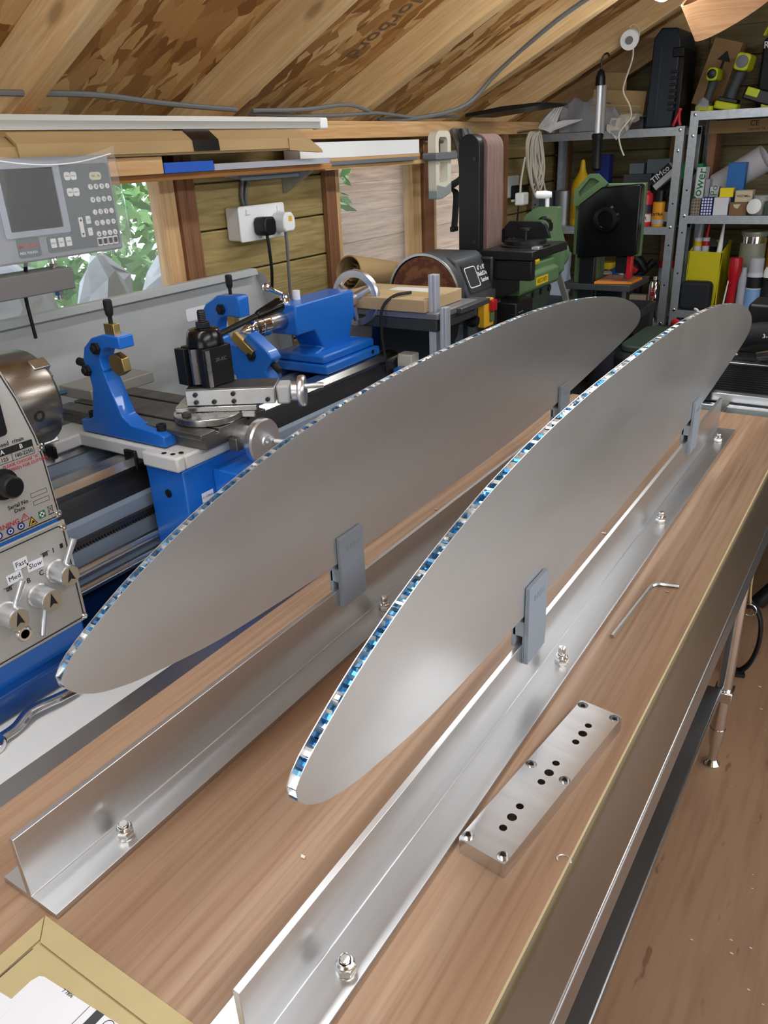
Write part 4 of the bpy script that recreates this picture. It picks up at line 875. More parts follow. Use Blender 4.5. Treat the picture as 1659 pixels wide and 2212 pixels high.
bx_.part('black_tape', M().prism([(-1.390, 1.618), (-1.3885, 1.618), (-1.391, 1.641), (-1.42, 1.663), (-1.45, 1.664), (-1.45, 1.662), (-1.421, 1.661), (-1.393, 1.6405)], 'y', 1.385, 1.465), tape_black)
tu = Thing('aluminium_channel', 'long silver aluminium channel with a white end fitting on top of the carton', 'channel', (-1.44, 1.2, 1.664))
tu.part('channel', M().prism([(-1.465, 1.664), (-1.425, 1.664), (-1.425, 1.672), (-1.422, 1.680), (-1.425, 1.690), (-1.46, 1.690), (-1.465, 1.680)], 'y', .3, 1.90), mat('chan', (.50, .50, .47), .5, .4))
tu.part('end_ring', M().rev([(.012, 0), (.0155, .002), (.0155, .010), (.012, .012)], (-1.445, 1.90, 1.676), (0, 1, 0), 16), cream_plastic)
tu.part('end_fitting', M().prism(rrect(-1.459, -1.431, 1.662, 1.691, .006), 'y', 1.912, 1.945), white_plastic, bevel=.001)
wb = Thing('white_board', 'white painted board lying along the top of the right windows', 'board', (-1.52, 2.3, 1.585))
wb.part('board', M().box(-1.56, -1.50, 1.90, 2.56, 1.587, 1.631), white_plastic, bevel=.002)
wb.part('bare_edge', M().box(-1.558, -1.498, 1.90, 2.56, 1.5785, 1.5868), pine_y)
solo('grey_extrusion', M().box(-1.545, -1.475, 1.99, 2.50, 1.568, 1.578), mid_grey, 'thin grey plastic strip under the white board', 'strip', bevel=.001)
solo('wood_lath', M().box(-1.56, -1.49, 2.0, 2.72, 1.556, 1.5675), pine_y, 'thin pale lath under the white board above the window', 'lath')
# ------------------------------------------------------------------ power points, rail, cords on the wall
rl = Thing('towel_rail', 'pale blue grey wire rail fixed to the boards above the sockets', 'rail', (-1.56, 1.8, 1.53))
rl.part('rail_bar', M().tube([(-1.585, 1.70, 1.556), (-1.545, 1.70, 1.552), (-1.54, 1.71, 1.549), (-1.54, 1.95, 1.549), (-1.545, 1.96, 1.552), (-1.585, 1.96, 1.556)], .005, 8, 5), mat('rail_grey', '9aa9bc', .4))
rl.part('rail_bar', M().tube([(-1.585, 1.66, 1.566), (-1.56, 1.66, 1.563), (-1.556, 1.67, 1.560), (-1.556, 1.99, 1.560), (-1.56, 2.0, 1.563), (-1.585, 2.0, 1.566)], .005, 8, 5), mat('rail_grey', '9aa9bc', .4))
sk = Thing('double_socket', 'white double power socket on the boards behind the tailstock', 'socket', (-1.58, 1.77, 1.40))
sk.part('back_box', M().prism(rrect(1.675, 1.862, 1.392, 1.478, .006), 'x', -1.5975, -1.553), white_plastic, bevel=.003)
sk.part('face_plate', M().prism(rrect(1.672, 1.865, 1.389, 1.481, .008), 'x', -1.553, -1.546), white_plastic, bevel=.002)
for y in (1.70, 1.83): sk.part('rocker_switch', M().box(-1.546, -1.542, y, y + .014, 1.458, 1.472), white_plastic, bevel=.001)
p1 = Thing('black_plug', 'black mains plug with a black flex in the left socket', 'plug', (-1.53, 1.75, 1.40))
p1.part('plug_body', M().prism([(1.725, 1.412), (1.733, 1.402), (1.765, 1.402), (1.773, 1.412), (1.773, 1.438), (1.765, 1.450), (1.733, 1.450), (1.725, 1.438)], 'x', -1.545, -1.503), black, bevel=.004)
p1.part('flex', M().tube([(-1.52, 1.749, 1.402), (-1.52, 1.752, 1.37), (-1.53, 1.765, 1.30), (-1.55, 1.775, 1.22), (-1.555, 1.76, 1.12), (-1.56, 1.755, 1.0)], .0045, 8, 5), black_cable)
p2 = Thing('white_plug', 'white mains plug with a yellow sticker in the right socket', 'plug', (-1.53, 1.83, 1.40))
pb = p2.part('plug_body', M().prism([(1.802, 1.414), (1.81, 1.404), (1.846, 1.404), (1.854, 1.414), (1.854, 1.440), (1.842, 1.456), (1.814, 1.456), (1.802, 1.440)], 'x', -1.545, -1.500), white_plastic, bevel=.005)
p2.part('sticker', M().box(-1.4998, -1.4993, 1.824, 1.838, 1.432, 1.446), ink_yellow, pb)
p2.part('flex', M().tube([(-1.52, 1.829, 1.404), (-1.522, 1.833, 1.36), (-1.53, 1.838, 1.25), (-1.54, 1.84, 1.10), (-1.55, 1.84, .98)], .0045, 8, 5), grey_cable)
g = M()
for dy in (0, .012): g.tube([(-1.592, 1.745 + dy, 1.479), (-1.592, 1.742 + dy * 1.5, 1.51), (-1.592, 1.755 + dy * 2, 1.555), (-1.592, 1.76 + dy * 2, 1.59)], .005, 8, 4)
solo('socket_cable', g, grey_cable, 'pair of grey cables running up the boards from the double socket', 'cable', kind=None)
# roof cables
def cable(pts, r, m_, label, name='cable'):
    return solo(name, M().tube(pts, r, 8, 5), m_, label, 'cable')
zc = lambda x: roof(x) + .1
cable([(-1.53, .6, 1.73), (-1.53, 1.03, 1.733), (-1.53, 1.25, 1.735), (-1.53, 1.45, 1.722), (-1.53, 1.69, 1.712)], .0062, grey_cable, 'grey cable sagging along the strand board at top left')
cable([(-1.52, 1.74, 1.71), (-1.51, 1.95, 1.715), (-1.51, 2.15, 1.73), (-1.52, 2.29, 1.716)], .0055, grey_cable, 'grey cable looping between the second and third rafters')
cable([(-1.53, 1.74, 1.705), (-1.53, 2.0, 1.70), (-1.53, 2.2, 1.705), (-1.52, 2.34, 1.71), (-1.53, 2.6, 1.70), (-1.52, 2.88, 1.705)], .005, grey_cable, 'grey cable running low along the wall plate behind the rafters')
cable([(-1.56, 2.40, 1.692), (-1.52, 2.62, 1.700), (-1.46, 2.83, 1.738), (-1.36, 2.893, roof(-1.36) + .03), (-1.15, 2.893, roof(-1.15) + .055), (-.95, 2.893, roof(-.95) + .045), (-.80, 2.893, roof(-.80) + .03)], .0075, grey_cable, 'thick grey cable clipped along the side of a rafter')
# ------------------------------------------------------------------ tool bench beyond the lathe
wbn = Thing('workbench', 'dark workbench along the window wall beyond the lathe', 'bench', (-1.2, 2.5, 0))
wbn.part('bench_top', M().box(-1.50, -.88, 1.84, 3.45, .94, .975), dark_grey, bevel=.002)
for x in (-1.47, -.91):
    for y in (1.90, 3.40): wbn.part('leg', M().box(x - .03, x + .03, y - .03, y + .03, 0, .94), dark_grey)
wbn.part('lower_shelf', M().box(-1.48, -.90, 1.88, 3.42, .30, .32), dark_grey)
# ------------------------------------------------------------------ belt and disc sander
sn = Thing('belt_disc_sander', 'charcoal belt and disc sander with an upright brown belt', 'sander', (-1.1, 2.1, .975))
SX, SZ = -1.125, 1.229
sn.part('stand_base', M().box(-1.27, -.985, 1.90, 2.35, .976, 1.01), dark_grey, bevel=.004)
body = sn.part('motor_housing', M().prism([(-1.255, 1.01), (-1.0, 1.01), (-.998, 1.222), (-1.04, 1.318), (-1.06, 1.330), (-1.19, 1.330), (-1.235, 1.30), (-1.255, 1.24)], 'y', 1.955, 2.125), dark_grey, bevel=.006)
sn.part('disc_guard', M().rev([(.1135, 0), (.1135, .035), (.1075, .035), (.1075, 0)], (SX, 1.926, SZ), (0, 1, 0), 56, closed=True), dark_grey)
sn.part('guard_rim', M().rev([(.1075, 0), (.1135, 0), (.1135, .003), (.1075, .003)], (SX, 1.923, SZ), (0, 1, 0), 56, closed=True), alu_light)
nt = MATS['disc_m'].node_tree; b_ = nt.nodes['Principled BSDF']
tc = nd(nt, 'ShaderNodeTexCoord'); gr = nd(nt, 'ShaderNodeTexWave', wave_type='RINGS', rings_direction='Y'); gr.inputs['Scale'].default_value = 7; gr.inputs['Distortion'].default_value = 6; gr.inputs['Detail'].default_value = 5; gr.inputs['Detail Scale'].default_value = 6; gr.inputs['Detail Roughness'].default_value = .7
mp_d = nd(nt, 'ShaderNodeMapping'); mp_d.inputs['Location'].default_value = (.025, 0, -.254); nt.links.new(tc.outputs['Object'], mp_d.inputs['Vector']); nt.links.new(mp_d.outputs[0], gr.inputs['Vector'])
mx = nd(nt, 'ShaderNodeMix', data_type='RGBA'); mx.inputs[6].default_value = (*lin('5a322a'), 1); mx.inputs[7].default_value = (*lin('7d5638'), 1); nt.links.new(gr.outputs['Fac'], mx.inputs[0]); nt.links.new(mx.outputs[2], b_.inputs['Base Color'])
sn.part('sanding_disc', M().cyl((SX, 1.928, SZ), (SX, 1.936, SZ), .104, n=56), disc_m)
tb_ = sn.part('disc_table', M().box(-1.285, -.955, 1.70, 1.918, 1.215, 1.232), mat('cast_grey', '8b8d90', .4, .5), bevel=.003)
sn.part('table_skirt', M().box(-1.28, -.96, 1.704, 1.914, 1.185, 1.2145), dark_grey, tb_, bevel=.003)
sn.part('table_trunnion', M().prism([(1.73, 1.184), (1.88, 1.184), (1.86, 1.14), (1.80, 1.115), (1.75, 1.14)], 'x', -1.005, -.985), black, tb_, bevel=.003)
sn.part('table_extension', M().box(-1.00, -.94, 1.80, 1.965, 1.214, 1.228), mat('cast_dark', '57585a', .4, .5), tb_, bevel=.002)
sn.part('tilt_knob', M().rev([(.016, 0), (.018, .01), (.014, .024)], (-.985, 1.93, 1.17), (1, 0, 0), 10), black, tb_)
sn.part('front_plate', M().box(-1.25, -1.0, 1.88, 1.925, 1.01, 1.175), mat('sander_blue', '3a4550', .5), bevel=.004)
sw_b = sn.part('switch_box', M().prism(rrect(2.003, 2.062, 1.135, 1.212, .005), 'x', -.998, -.975), mat('switch_yellow', 'e7b12c', .45), bevel=.003)
sn.part('stop_button', M().box(-.975, -.962, 2.030, 2.058, 1.178, 1.208), red, sw_b, bevel=.002)
sn.part('start_button', M().box(-.975, -.968, 2.034, 2.054, 1.148, 1.174), green_paint, sw_b, bevel=.002)
lbN = Vector((.916, 0, .40)).normalized()
nR = Matrix(((0, -.40, .916), (1, 0, 0), (0, .916, .40)))
nO = Vector((-1.018, 2.04, 1.271))
pl_ = sn.part('name_plate', M().prism(rrect(-.07, .07, -.04, .04, .004), 'z', 0, .0015).xf(nR, nO), mat('plate_dark', '2e3130', .5), body)
g = M()
for i, s_ in enumerate(('6" x 8"', 'Belt/Disc', 'Sander')): g.text(s_, (.036, .020 - i * .017, .0015), (1, 0, 0), (0, 1, 0), .017, depth=.0003, bold=.012)
sn.part('lettering', g.xf(nR, nO), ink_white, pl_)
sn.part('badge_outline', M().plate(rrect(-.062, .002, -.028, .030, .008), [rrect(-.0595, -.0005, -.0255, .0275, .007)], .0015, .002).xf(nR, nO), ink_white, pl_)
# belt column: side plate, belt, back
cl = [(-1.125, 1.01), (-1.060, 1.01), (-1.060, 1.600)] + [(-1.0925 + .0325 * math.cos(a_), 1.600 + .0325 * math.sin(a_)) for a_ in [PI * q / 10 for q in range(1, 10)]] + [(-1.125, 1.600)]
co = sn.part('belt_guard', M().prism(cl, 'y', 2.135, 2.165), black, bevel=.002)
bl_ = [(-1.120, 1.05), (-1.052, 1.05), (-1.052, 1.598)] + [(-1.086 + .034 * math.cos(a_), 1.598 + .034 * math.sin(a_)) for a_ in [PI * q / 12 for q in range(1, 12)]] + [(-1.120, 1.598)]
sn.part('sanding_belt', M().prism(bl_, 'y', 2.168, 2.272), abrasive)
sn.part('belt_backing', M().prism([(-1.122, 1.01), (-1.108, 1.01), (-1.108, 1.625), (-1.122, 1.615)], 'y', 2.14, 2.30), black)
for z in (1.10, 1.35, 1.57): sn.part('guard_screw', M().rev([(.005, 0), (.005, .002)], (-1.075, 2.135, z), (0, -1, 0), 10), iron_dark, co)
sn.part('pivot_block', M().box(-1.16, -1.0, 2.10, 2.30, 1.19, 1.315), black, bevel=.006)
bt = sn.part('belt_table', M().box(-1.048, -.885, 2.115, 2.38, 1.305, 1.330), black, bevel=.003)
sn.part('belt_table_side', M().box(-1.045, -.89, 2.12, 2.15, 1.25, 1.304), black, bt, bevel=.003)
mg = sn.part('mitre_turntable', M().rev([(.072, 0), (.072, .004), (.060, .006), (.060, .016), (.055, .017)], (-.965, 2.25, 1.330), (0, 0, 1), 40), black, bt)
sn.part('mitre_fence', M().prism([(-1.045, 1.348), (-.90, 1.348), (-.915, 1.385), (-.93, 1.395), (-1.03, 1.395), (-1.045, 1.38)], 'y', 2.275, 2.288), black, mg, bevel=.002)
sn.part('mitre_knob', M().rev([(.005, 0), (.005, .028), (.016, .03), (.016, .036)], (-.955, 2.225, 1.345), (0, 0, 1), 12), black, mg)
sn.part('mitre_pointer', M().box(-.905, -.882, 2.15, 2.18, 1.330, 1.338), alu_light, mg, bevel=.001)
sn.part('wiring_box', M().box(-.997, -.935, 2.128, 2.25, 1.01, 1.185), black, bevel=.004)
g = M()
for i in range(9): g.box(-.935, -.9345, 2.145, 2.145 + .03 + .04 * ((i * 7) % 5) / 5, 1.155 - i * .012, 1.158 - i * .012)
sn.part('warning_text', g, mid_grey)
# cardboard box resting on the disc table
cb_ = Thing('cardboard_box', 'flat cardboard box with an address label resting on the sander table', 'box', (-1.12, 1.79, 1.2325))
cbb = cb_.part('box_body', M().box(-1.262, -.985, 1.690, 1.885, 1.2328, 1.264), card_light, bevel=.002)
cb_.part('address_label', M().box(-1.16, -1.03, 1.80, 1.85, 1.264, 1.2645), paper, cbb)
cb_.part('tape_strip', M().box(-1.262, -.985, 1.735, 1.785, 1.264, 1.2643), mat('tape_tan', 'c9b07c', .3), cbb)
for x, y0, lab in ((-1.205, 1.70, 'black flex hanging over the sander table, left one'), (-1.10, 1.70, 'black flex with a plug hanging over the sander table')):
    cable([(x + .04, 1.75, 1.270), (x + .02, 1.70, 1.268), (x, 1.675, 1.24), (x - .003, 1.672, 1.18), (x + .004, 1.675, 1.10), (x + .008, 1.68, 1.03)], .004, black_cable, lab, 'black_flex')
solo('flex_plug', M().prism([(-1.115, .985), (-1.075, .985), (-1.07, 1.01), (-1.083, 1.035), (-1.103, 1.035), (-1.12, 1.01)], 'y', 1.665, 1.69), black, 'black plug hanging from the flex below the sander table', 'plug', bevel=.004)
# aluminium profiles standing in front
for x, y, z1, w, lab in ((-.975, 1.72, 1.322, .020, 'taller upright aluminium profile standing in front of the sander'), (-.945, 1.72, 1.245, .017, 'shorter upright aluminium profile standing in front of the sander')):
    solo('aluminium_profile', M().prism([(x - w / 2, y - .012), (x - .002, y - .012), (x - .002, y - .009), (x + .002, y - .009), (x + .002, y - .012), (x + w / 2, y - .012), (x + w / 2, y + .012), (x - w / 2, y + .012)], 'z', .861, z1), mat('profile', 'b9c0cc', .4, .3), lab, 'profile', 'upright aluminium profiles', bevel=.001)
tbx_ = Thing('plastic_tub', 'cloudy clear plastic tub beside the tailstock handwheel', 'tub', (-1.325, 1.86, .976))
tbx_.part('tub_wall', M().rev([(.044, 0), (.048, .01), (.057, .19), (.060, .195), (.057, .195), (.055, .19), (.046, .012)], (-1.325, 1.86, .976), (0, 0, 1), 30), tub_plastic)
solo('wood_offcut', M().obox((-1.12, 1.855, .990), (.16, .04, .026), Matrix.Rotation(math.radians(-20), 3, 'Z')), pine, 'small pine offcut lying under the sander', 'offcut', bevel=.002)
solo('metal_tray', M().prism([(-1.16, .976), (-1.0, .976), (-.99, .995), (-1.0, .995), (-1.007, .979), (-1.153, .979), (-1.16, .995), (-1.17, .995)], 'y', 1.845, 1.875), galv, 'small grey metal tray on the workbench near the tailstock', 'tray')
# roll of brown paper on the window ledge
pr = M(); d = Vector((.03, .26, -.055)).normalized()
pr.rev([(.050, 0), (.052, .003), (.052, .24), (.050, .245), (.047, .245), (.047, 0)], (-1.42, 1.985, 1.272), d, 40, closed=True)
tpts = [(math.cos(a_ * .6) * (.038 - .0011 * a_), math.sin(a_ * .6) * (.038 - .0011 * a_)) for a_ in range(22)]
pr2 = M(); u_, w_, d_ = pr2.frame(d); O = Vector((-1.42, 1.985, 1.272))
pr2.sheet([[O + d_ * h + u_ * a_ + w_ * b_2 for a_, b_2 in tpts] for h in (.012, .24)])
rp = Thing('paper_roll', 'loosely rolled brown paper in front of the right window', 'paper roll', (-1.42, 1.95, 1.24))
rp.part('outer_wrap', pr, card); rp.part('inner_coil', pr2, card)
lw = solo('blue_crate', M().box(-1.495, -1.30, 1.95, 2.3, .976, 1.165), blue_plastic, 'blue plastic crate under the brown paper roll', 'crate', bevel=.006)
# ------------------------------------------------------------------ hand sander caddy and strap on the post
hs_ = Thing('handled_tool', 'cream plastic handled tool hanging on the post by the window', 'tool', (-1.45, 2.62, 1.45))
fro = rrect(2.575, 2.685, 1.445, 1.655, .03, 6)
hs_.part('handle_frame', M().plate(fro, [rrect(2.597, 2.660, 1.575, 1.635, .015, 5), rrect(2.597, 2.660, 1.492, 1.558, .012, 5)], -1.475, -1.445, lambda p: (p[2], p[0], p[1])), cream_plastic, bevel=.006)
hs_.part('grip_bar', M().prism(rrect(2.545, 2.70, 1.563, 1.587, .008), 'x', -1.482, -1.425), mid_grey, bevel=.004)
hs_.part('grey_base', M().prism([(2.577, 1.438), (2.62, 1.438), (2.683, 1.455), (2.683, 1.488), (2.64, 1.475), (2.577, 1.485)], 'x', -1.478, -1.442), mat('tool_grey', '8f9896', .5), bevel=.003)
hs_.part('hook_peg', M().cyl((-1.525, 2.63, 1.62), (-1.445, 2.63, 1.62), .005), steel)
stp = M().tube([(-1.46, 2.78, 1.66), (-1.45, 2.79, 1.58), (-1.45, 2.77, 1.50), (-1.46, 2.70, 1.47), (-1.45, 2.73, 1.45), (-1.45, 2.725, 1.38), (-1.45, 2.715, 1.33)], .014, 8, 5, flat=.25)
stt = Thing('black_strap', 'black webbing strap with a buckle hanging by the window post', 'strap', (-1.45, 2.74, 1.32))
stt.part('webbing', stp, black_soft); stt.part('buckle', M().box(-1.458, -1.442, 2.695, 2.735, 1.318, 1.336), black, bevel=.003)
hose = M()
for k in range(4): hose.tube([(-1.50 + .012 * k, 2.80 + .018 * k, 1.66), (-1.47 + .012 * k, 2.79 + .018 * k, 1.60), (-1.46 + .012 * k, 2.80 + .018 * k, 1.52), (-1.47 + .012 * k, 2.83 + .018 * k, 1.45)], .011, 8, 5)
solo('grey_hose', hose, mat('hose', '6a6865', .6), 'loops of grey hose hanging beside the sander column', 'hose')
solo('black_tray', M().prism([(-1.50, 1.700), (-1.22, 1.722), (-1.20, 1.728), (-1.20, 1.732), (-1.35, 1.728), (-1.50, 1.712)], 'y', 2.90, 3.15), black, 'black flat tray tucked up on the rafter feet', 'tray', bevel=.002)
# coiled white extension lead
ec = Thing('extension_lead', 'coiled off-white extension lead hanging near the corner', 'cable', (-1.45, 3.42, 1.40))
g = M()
for k in range(7):
    w = .05 + .007 * (k % 3); h = .085 + .010 * (k % 4); y0 = 3.42 + .006 * k
    g.tube([(-1.46 + .004 * k, y0, 1.645), (-1.46 + .004 * k, y0 - w * .8, 1.645 - h * .5), (-1.455 + .004 * k, y0 - w * .6, 1.645 - h * 1.6), (-1.45 + .004 * k, y0 + w * .2, 1.645 - h * 2.2), (-1.45 + .004 * k, y0 + w * .9, 1.645 - h * 1.4), (-1.46 + .004 * k, y0 + w * .7, 1.645 - h * .4)], .0045, 6, 5, closed=True)
ec.part('coil', g, white_cable)
ec.part('drop', M().tube([(-1.44, 3.46, 1.56), (-1.43, 3.50, 1.46), (-1.42, 3.54, 1.36), (-1.41, 3.53, 1.27), (-1.40, 3.55, 1.22)], .0045, 6, 5).tube([(-1.46, 3.37, 1.55), (-1.46, 3.335, 1.46), (-1.46, 3.33, 1.41)], .0045, 6, 4), white_cable)
ec.part('hook_peg', M().cyl((-1.599, 3.43, 1.648), (-1.43, 3.43, 1.650), .005), steel)
ec.part('plug', M().box(-1.47, -1.43, 3.295, 3.355, 1.365, 1.415), white_plastic, bevel=.006)
ec.part('plug_pin', M().box(-1.474, -1.466, 3.270, 3.295, 1.382, 1.39), steel)
s2 = Thing('single_socket', 'white wall socket with a black plug behind the hanging lead', 'socket', (-1.59, 3.5, 1.4))
s2.part('face_plate', M().prism(rrect(3.39, 3.56, 1.385, 1.475, .006), 'x', -1.5985, -1.568), white_plastic, bevel=.003)
s2.part('plug', M().box(-1.568, -1.51, 3.47, 3.54, 1.375, 1.435), black, bevel=.006)
cable([(-1.54, 3.50, 1.375), (-1.54, 3.49, 1.30), (-1.55, 3.48, 1.15), (-1.55, 3.47, .98)], .004, black_cable, 'thin black flex running down from the single socket')
# ------------------------------------------------------------------ green machine beyond the sander
gm_ = Thing('green_slip_roll', 'green cast machine with bright steel rollers behind the sander', 'machine', (-.98, 2.55, .976))
gy0, gy1 = 2.335, 2.66
GX = -.085
gm_.part('cast_base', M().prism([(-1.08, .976), (-.93, .976), (-.935, 1.0), (-.95, 1.03), (-.965, 1.07), (-.95, 1.12), (-.945, 1.16), (-1.07, 1.16), (-1.07, 1.05)], 'y', gy0 + .02, gy1 - .02), green_dark, bevel=.006)
fc = gm_.part('front_beam', M().prism([(-1.07, 1.165), (-.938, 1.165), (-.930, 1.175), (-.930, 1.215), (-.945, 1.225), (-.945, 1.245), (-1.07, 1.245)], 'y', gy0, gy1), green_paint, bevel=.003)
gm_.part('badge', M().box(-.930, -.929, 2.46, 2.56, 1.180, 1.205), yellow, fc)
gm_.part('badge_lettering', M().text('RECORD', (-.929, 2.51, 1.1925), (0, 1, 0), (0, 0, 1), .02, depth=.0003), ink, fc)
eg = [(-1.09, 1.165), (-.955, 1.165), (-.925, 1.20), (-.925, 1.29), (-.945, 1.35), (-.945, 1.405), (-1.02, 1.405), (-1.06, 1.38), (-1.09, 1.30)]
gm_.part('end_frame', M().plate(eg, [circ(-.99, 1.345, .032)], gy1, gy1 + .035, lambda p: (p[0], p[2], p[1])), green_paint, bevel=.004)
gm_.part('end_frame', M().prism([(-1.07, 1.245), (-.95, 1.245), (-.945, 1.29), (-.965, 1.31), (-1.06, 1.31)], 'y', gy0, gy0 + .035), green_paint, bevel=.004)
gm_.part('gear_cover', M().rev([(.05, 0), (.05, .02), (.04, .03)], (-.965, gy1 + .035, 1.25), (0, 1, 0), 28), green_paint)
for x, z, r in ((-.99, 1.345, .024), (-.975, 1.272, .024), (-1.03, 1.29, .022)):
    gm_.part('steel_roller', M().cyl((x, gy0 + .02, z), (x, gy1 + .034, z), r, n=24), chrome)
gm_.part('clamp_lever', M().cyl((-.99, gy1 + .018, 1.405), (-.99, gy1 + .018, 1.44), .007).rev([(.009, 0), (.013, .02), (.012, .05), (.006, .056)], (-.975, gy1 + .018, 1.443), (-1, -.3, .02), 12), white_plastic)
gm_.part('yellow_tool', M().cyl((-.955, 2.39, 1.255), (-.95, 2.50, 1.255), .014), yellow)
for k in range(4): gm_.part('base_bolt', M().hexa((-.945, 2.40 + k * .07, 1.15), (1, 0, 0), .01, .006), iron_dark)
gm_.e.location.x += GX
solo('steel_bar', M().obox((-1.051, 2.80, 1.118), (.022, .008, .28), Matrix.Rotation(math.radians(-20.9), 3, 'Y')), mat('bar_grey', '8a8783', .45, .4), 'flat grey steel bar leaning beside the green machine', 'bar', bevel=.001)
# ------------------------------------------------------------------ green and black bandsaw
bs = Thing('bandsaw', 'green bandsaw with a black wheel cover and thin blade', 'bandsaw', (-1.0, 3.15, .976))
by = 3.06
bs.part('column', M().box(-1.135, -1.05, by + .02, by + .13, .976, 1.40), green_paint, bevel=.004)
bs.part('column_cover', M().box(-1.105, -1.045, by - .012, by + .018, .976, 1.235), black, bevel=.003)
hd = bs.part('upper_frame', M().prism([(-1.145, 1.20), (-.885, 1.20), (-.885, 1.455), (-1.035, 1.455), (-1.075, 1.482), (-1.09, 1.482), (-1.145, 1.425)], 'y', by + .02, by + .05), green_paint, bevel=.004)
bs.part('top_handle', M().plate([(-1.145, 1.38), (-1.115, 1.38), (-1.03, 1.445), (-1.02, 1.455), (-1.06, 1.49), (-1.09, 1.49), (-1.145, 1.432)], [[(-1.125, 1.41), (-1.05, 1.463), (-1.07, 1.475), (-1.088, 1.475), (-1.128, 1.428)]], by + .0, by + .02, lambda p: (p[0], p[2], p[1])), green_paint, hd, bevel=.002)
dr_ = bs.part('wheel_cover', M().prism([(-1.11, 1.195), (-.895, 1.208), (-.885, 1.215), (-.885, 1.447), (-.893, 1.454), (-1.03, 1.445), (-1.115, 1.385)], 'y', by - .03, by + .019), black_gloss, bevel=.008)
bs.part('wheel_boss', M().rev([(.050, 0), (.044, .012), (.030, .014), (.028, .010), (.012, .010)], (-1.005, by - .03, 1.335), (0, -1, 0), 36), black_gloss, dr_)
bs.part('blade_guard', M().box(-.968, -.925, by + .0, by + .04, 1.14, 1.20), black, bevel=.003)
bs.part('guide_knob', M().box(-.925, -.905, by - .005, by + .02, 1.12, 1.205), red, bevel=.003)
bs.part('blade', M().box(-.939, -.923, by + .02, by + .0215, .99, 1.15), steel)
tbl = bs.part('saw_table', M().prism([(-1.17, 1.075), (-.90, 1.075), (-.90, 1.098), (-1.17, 1.098)], 'y', by - .02, by + .24), dark_grey, bevel=.002)
bs.part('table_trunnion', M().box(-1.04, -.95, by + .04, by + .16, .976, 1.074), black)
bs.e.location.x += .022
# orange cutting board on the saw table
OBX = .022
ob_ = Thing('orange_board', 'orange edged board with printed pictures lying on the saw table', 'board', (-1.04, 3.1, 1.098))
oo = ob_.part('board', M().prism([(-1.04, 3.045), (-.905, 3.075), (-.90, 3.20), (-1.04, 3.23)], 'z', 1.0985, 1.108), orange, bevel=.001)
ob_.part('printed_top', M().prism([(-1.03, 3.055), (-.92, 3.08), (-.915, 3.19), (-1.03, 3.215)], 'z', 1.108, 1.1084), mat('print_red', 'b0584a', .5, noise=.4, nscale=(60, 60, 60), col2='d9b08a'), oo)
ob_.e.location.x += OBX
# ------------------------------------------------------------------ galvanised shelving
def bay(name, label, x0, x1, levels, ztop, zs=0.):
    t = Thing(name, label, 'shelving', ((x0 + x1) / 2, 3.88, 0), 'galvanised shelving bays')
    ya, yb = 3.70, 4.04
    for x, s_ in ((x0, 1), (x1, -1)):
        for y, q in ((ya, 1), (yb, -1)):
            g = M().prism([(x, y), (x + s_ * .034, y), (x + s_ * .034, y + q * .002), (x + s_ * .002, y + q * .002), (x + s_ * .002, y + q * .034), (x, y + q * .034)], 'z', 0, ztop)
            u = t.part('upright', g, galv, sm=0)
            if q == 1:
                for k in range(5):
                    t.part('slot_hole', M().rev([(.004, 0), (.004, .0006)], (x + s_ * .017, ya, ztop - .30 - k * .17), (0, -1, 0), 10), ink, u)
                for z in (ztop - .012, ztop - .09, levels[1] + .002, levels[2] + .002):
                    t.part('bolt_head', M().rev([(.0075, 0), (.0065, .003), (.003, .0045)], (x + s_ * .018, ya, z - .002), (0, -1, 0), 10), zinc, u)
    for z in levels:
        sh = t.part('shelf', M().prism([(ya - .001, z), (yb, z), (yb, z - .030), (yb - .002, z - .030), (yb - .002, z - .002), (ya + .001, z - .002), (ya + .001, z - .032), (ya - .001, z - .032)], 'x', x0 + .002, x1 - .002), galv, sm=0)
    return t
bay('metal_shelving', 'left bay of galvanised metal shelving by the window corner', -1.562, -.898, [1.637, 1.245, .83, .42, .10], 1.64)
bay('metal_shelving', 'taller right bay of galvanised metal shelving at the picture edge', -.880, -.10, [1.690, 1.292, .895, .48, .10], 1.693)
# ------------------------------------------------------------------ things on the shelves
def bottle(name, label, cat, x, y, z, prof, body_m, cap=None, cap_m=None, band=None, group=None, words_=None, word_m=None, ws=.012):
    h = max(p[1] for p in prof); t = Thing(name, label, cat, (x, y, z), group)
    b_ = t.part('body', M().rev(prof, (x, y, z), (0, 0, 1), 24), body_m)
    if cap: t.part('cap', M().rev(cap, (x, y, z), (0, 0, 1), 20), cap_m)
    if band:
        for r, z0, z1, m_ in band: t.part('label', M().rev([(r, z0), (r + .0006, z0 + .0005), (r + .0006, z1 - .0005), (r, z1)], (x, y, z), (0, 0, 1), 24), m_, b_)
    if words_:
        g = M()
        for s_, zz, dx in words_: g.text(s_, (x + dx, y - max(p[0] for p in prof) - .0012, z + zz), (1, 0, 0), (0, 0, 1), ws, depth=.0004, bold=.012)
        t.part('lettering', g, word_m or ink_white, b_)
    return t
def carton(name, label, x0, x1, y0, y1, z0, z1, m_, cat='box', group=None, words_=None, rot=None, bevel=.001):
    t = Thing(name, label, cat, ((x0 + x1) / 2, (y0 + y1) / 2, z0), group)
    b_ = t.part('body', M().box(x0, x1, y0, y1, z0, z1), m_, bevel=bevel)
    if words_:
        s_, xx, zz, sz, wm, r_, u_ = words_
        t.part('lettering', M().text(s_, (xx, y0 - .0004, zz), r_, u_, sz, depth=.0004, bold=.012), wm, b_)
    return t, b_
S1, S2 = 1.2455, .8305        # left bay shelves
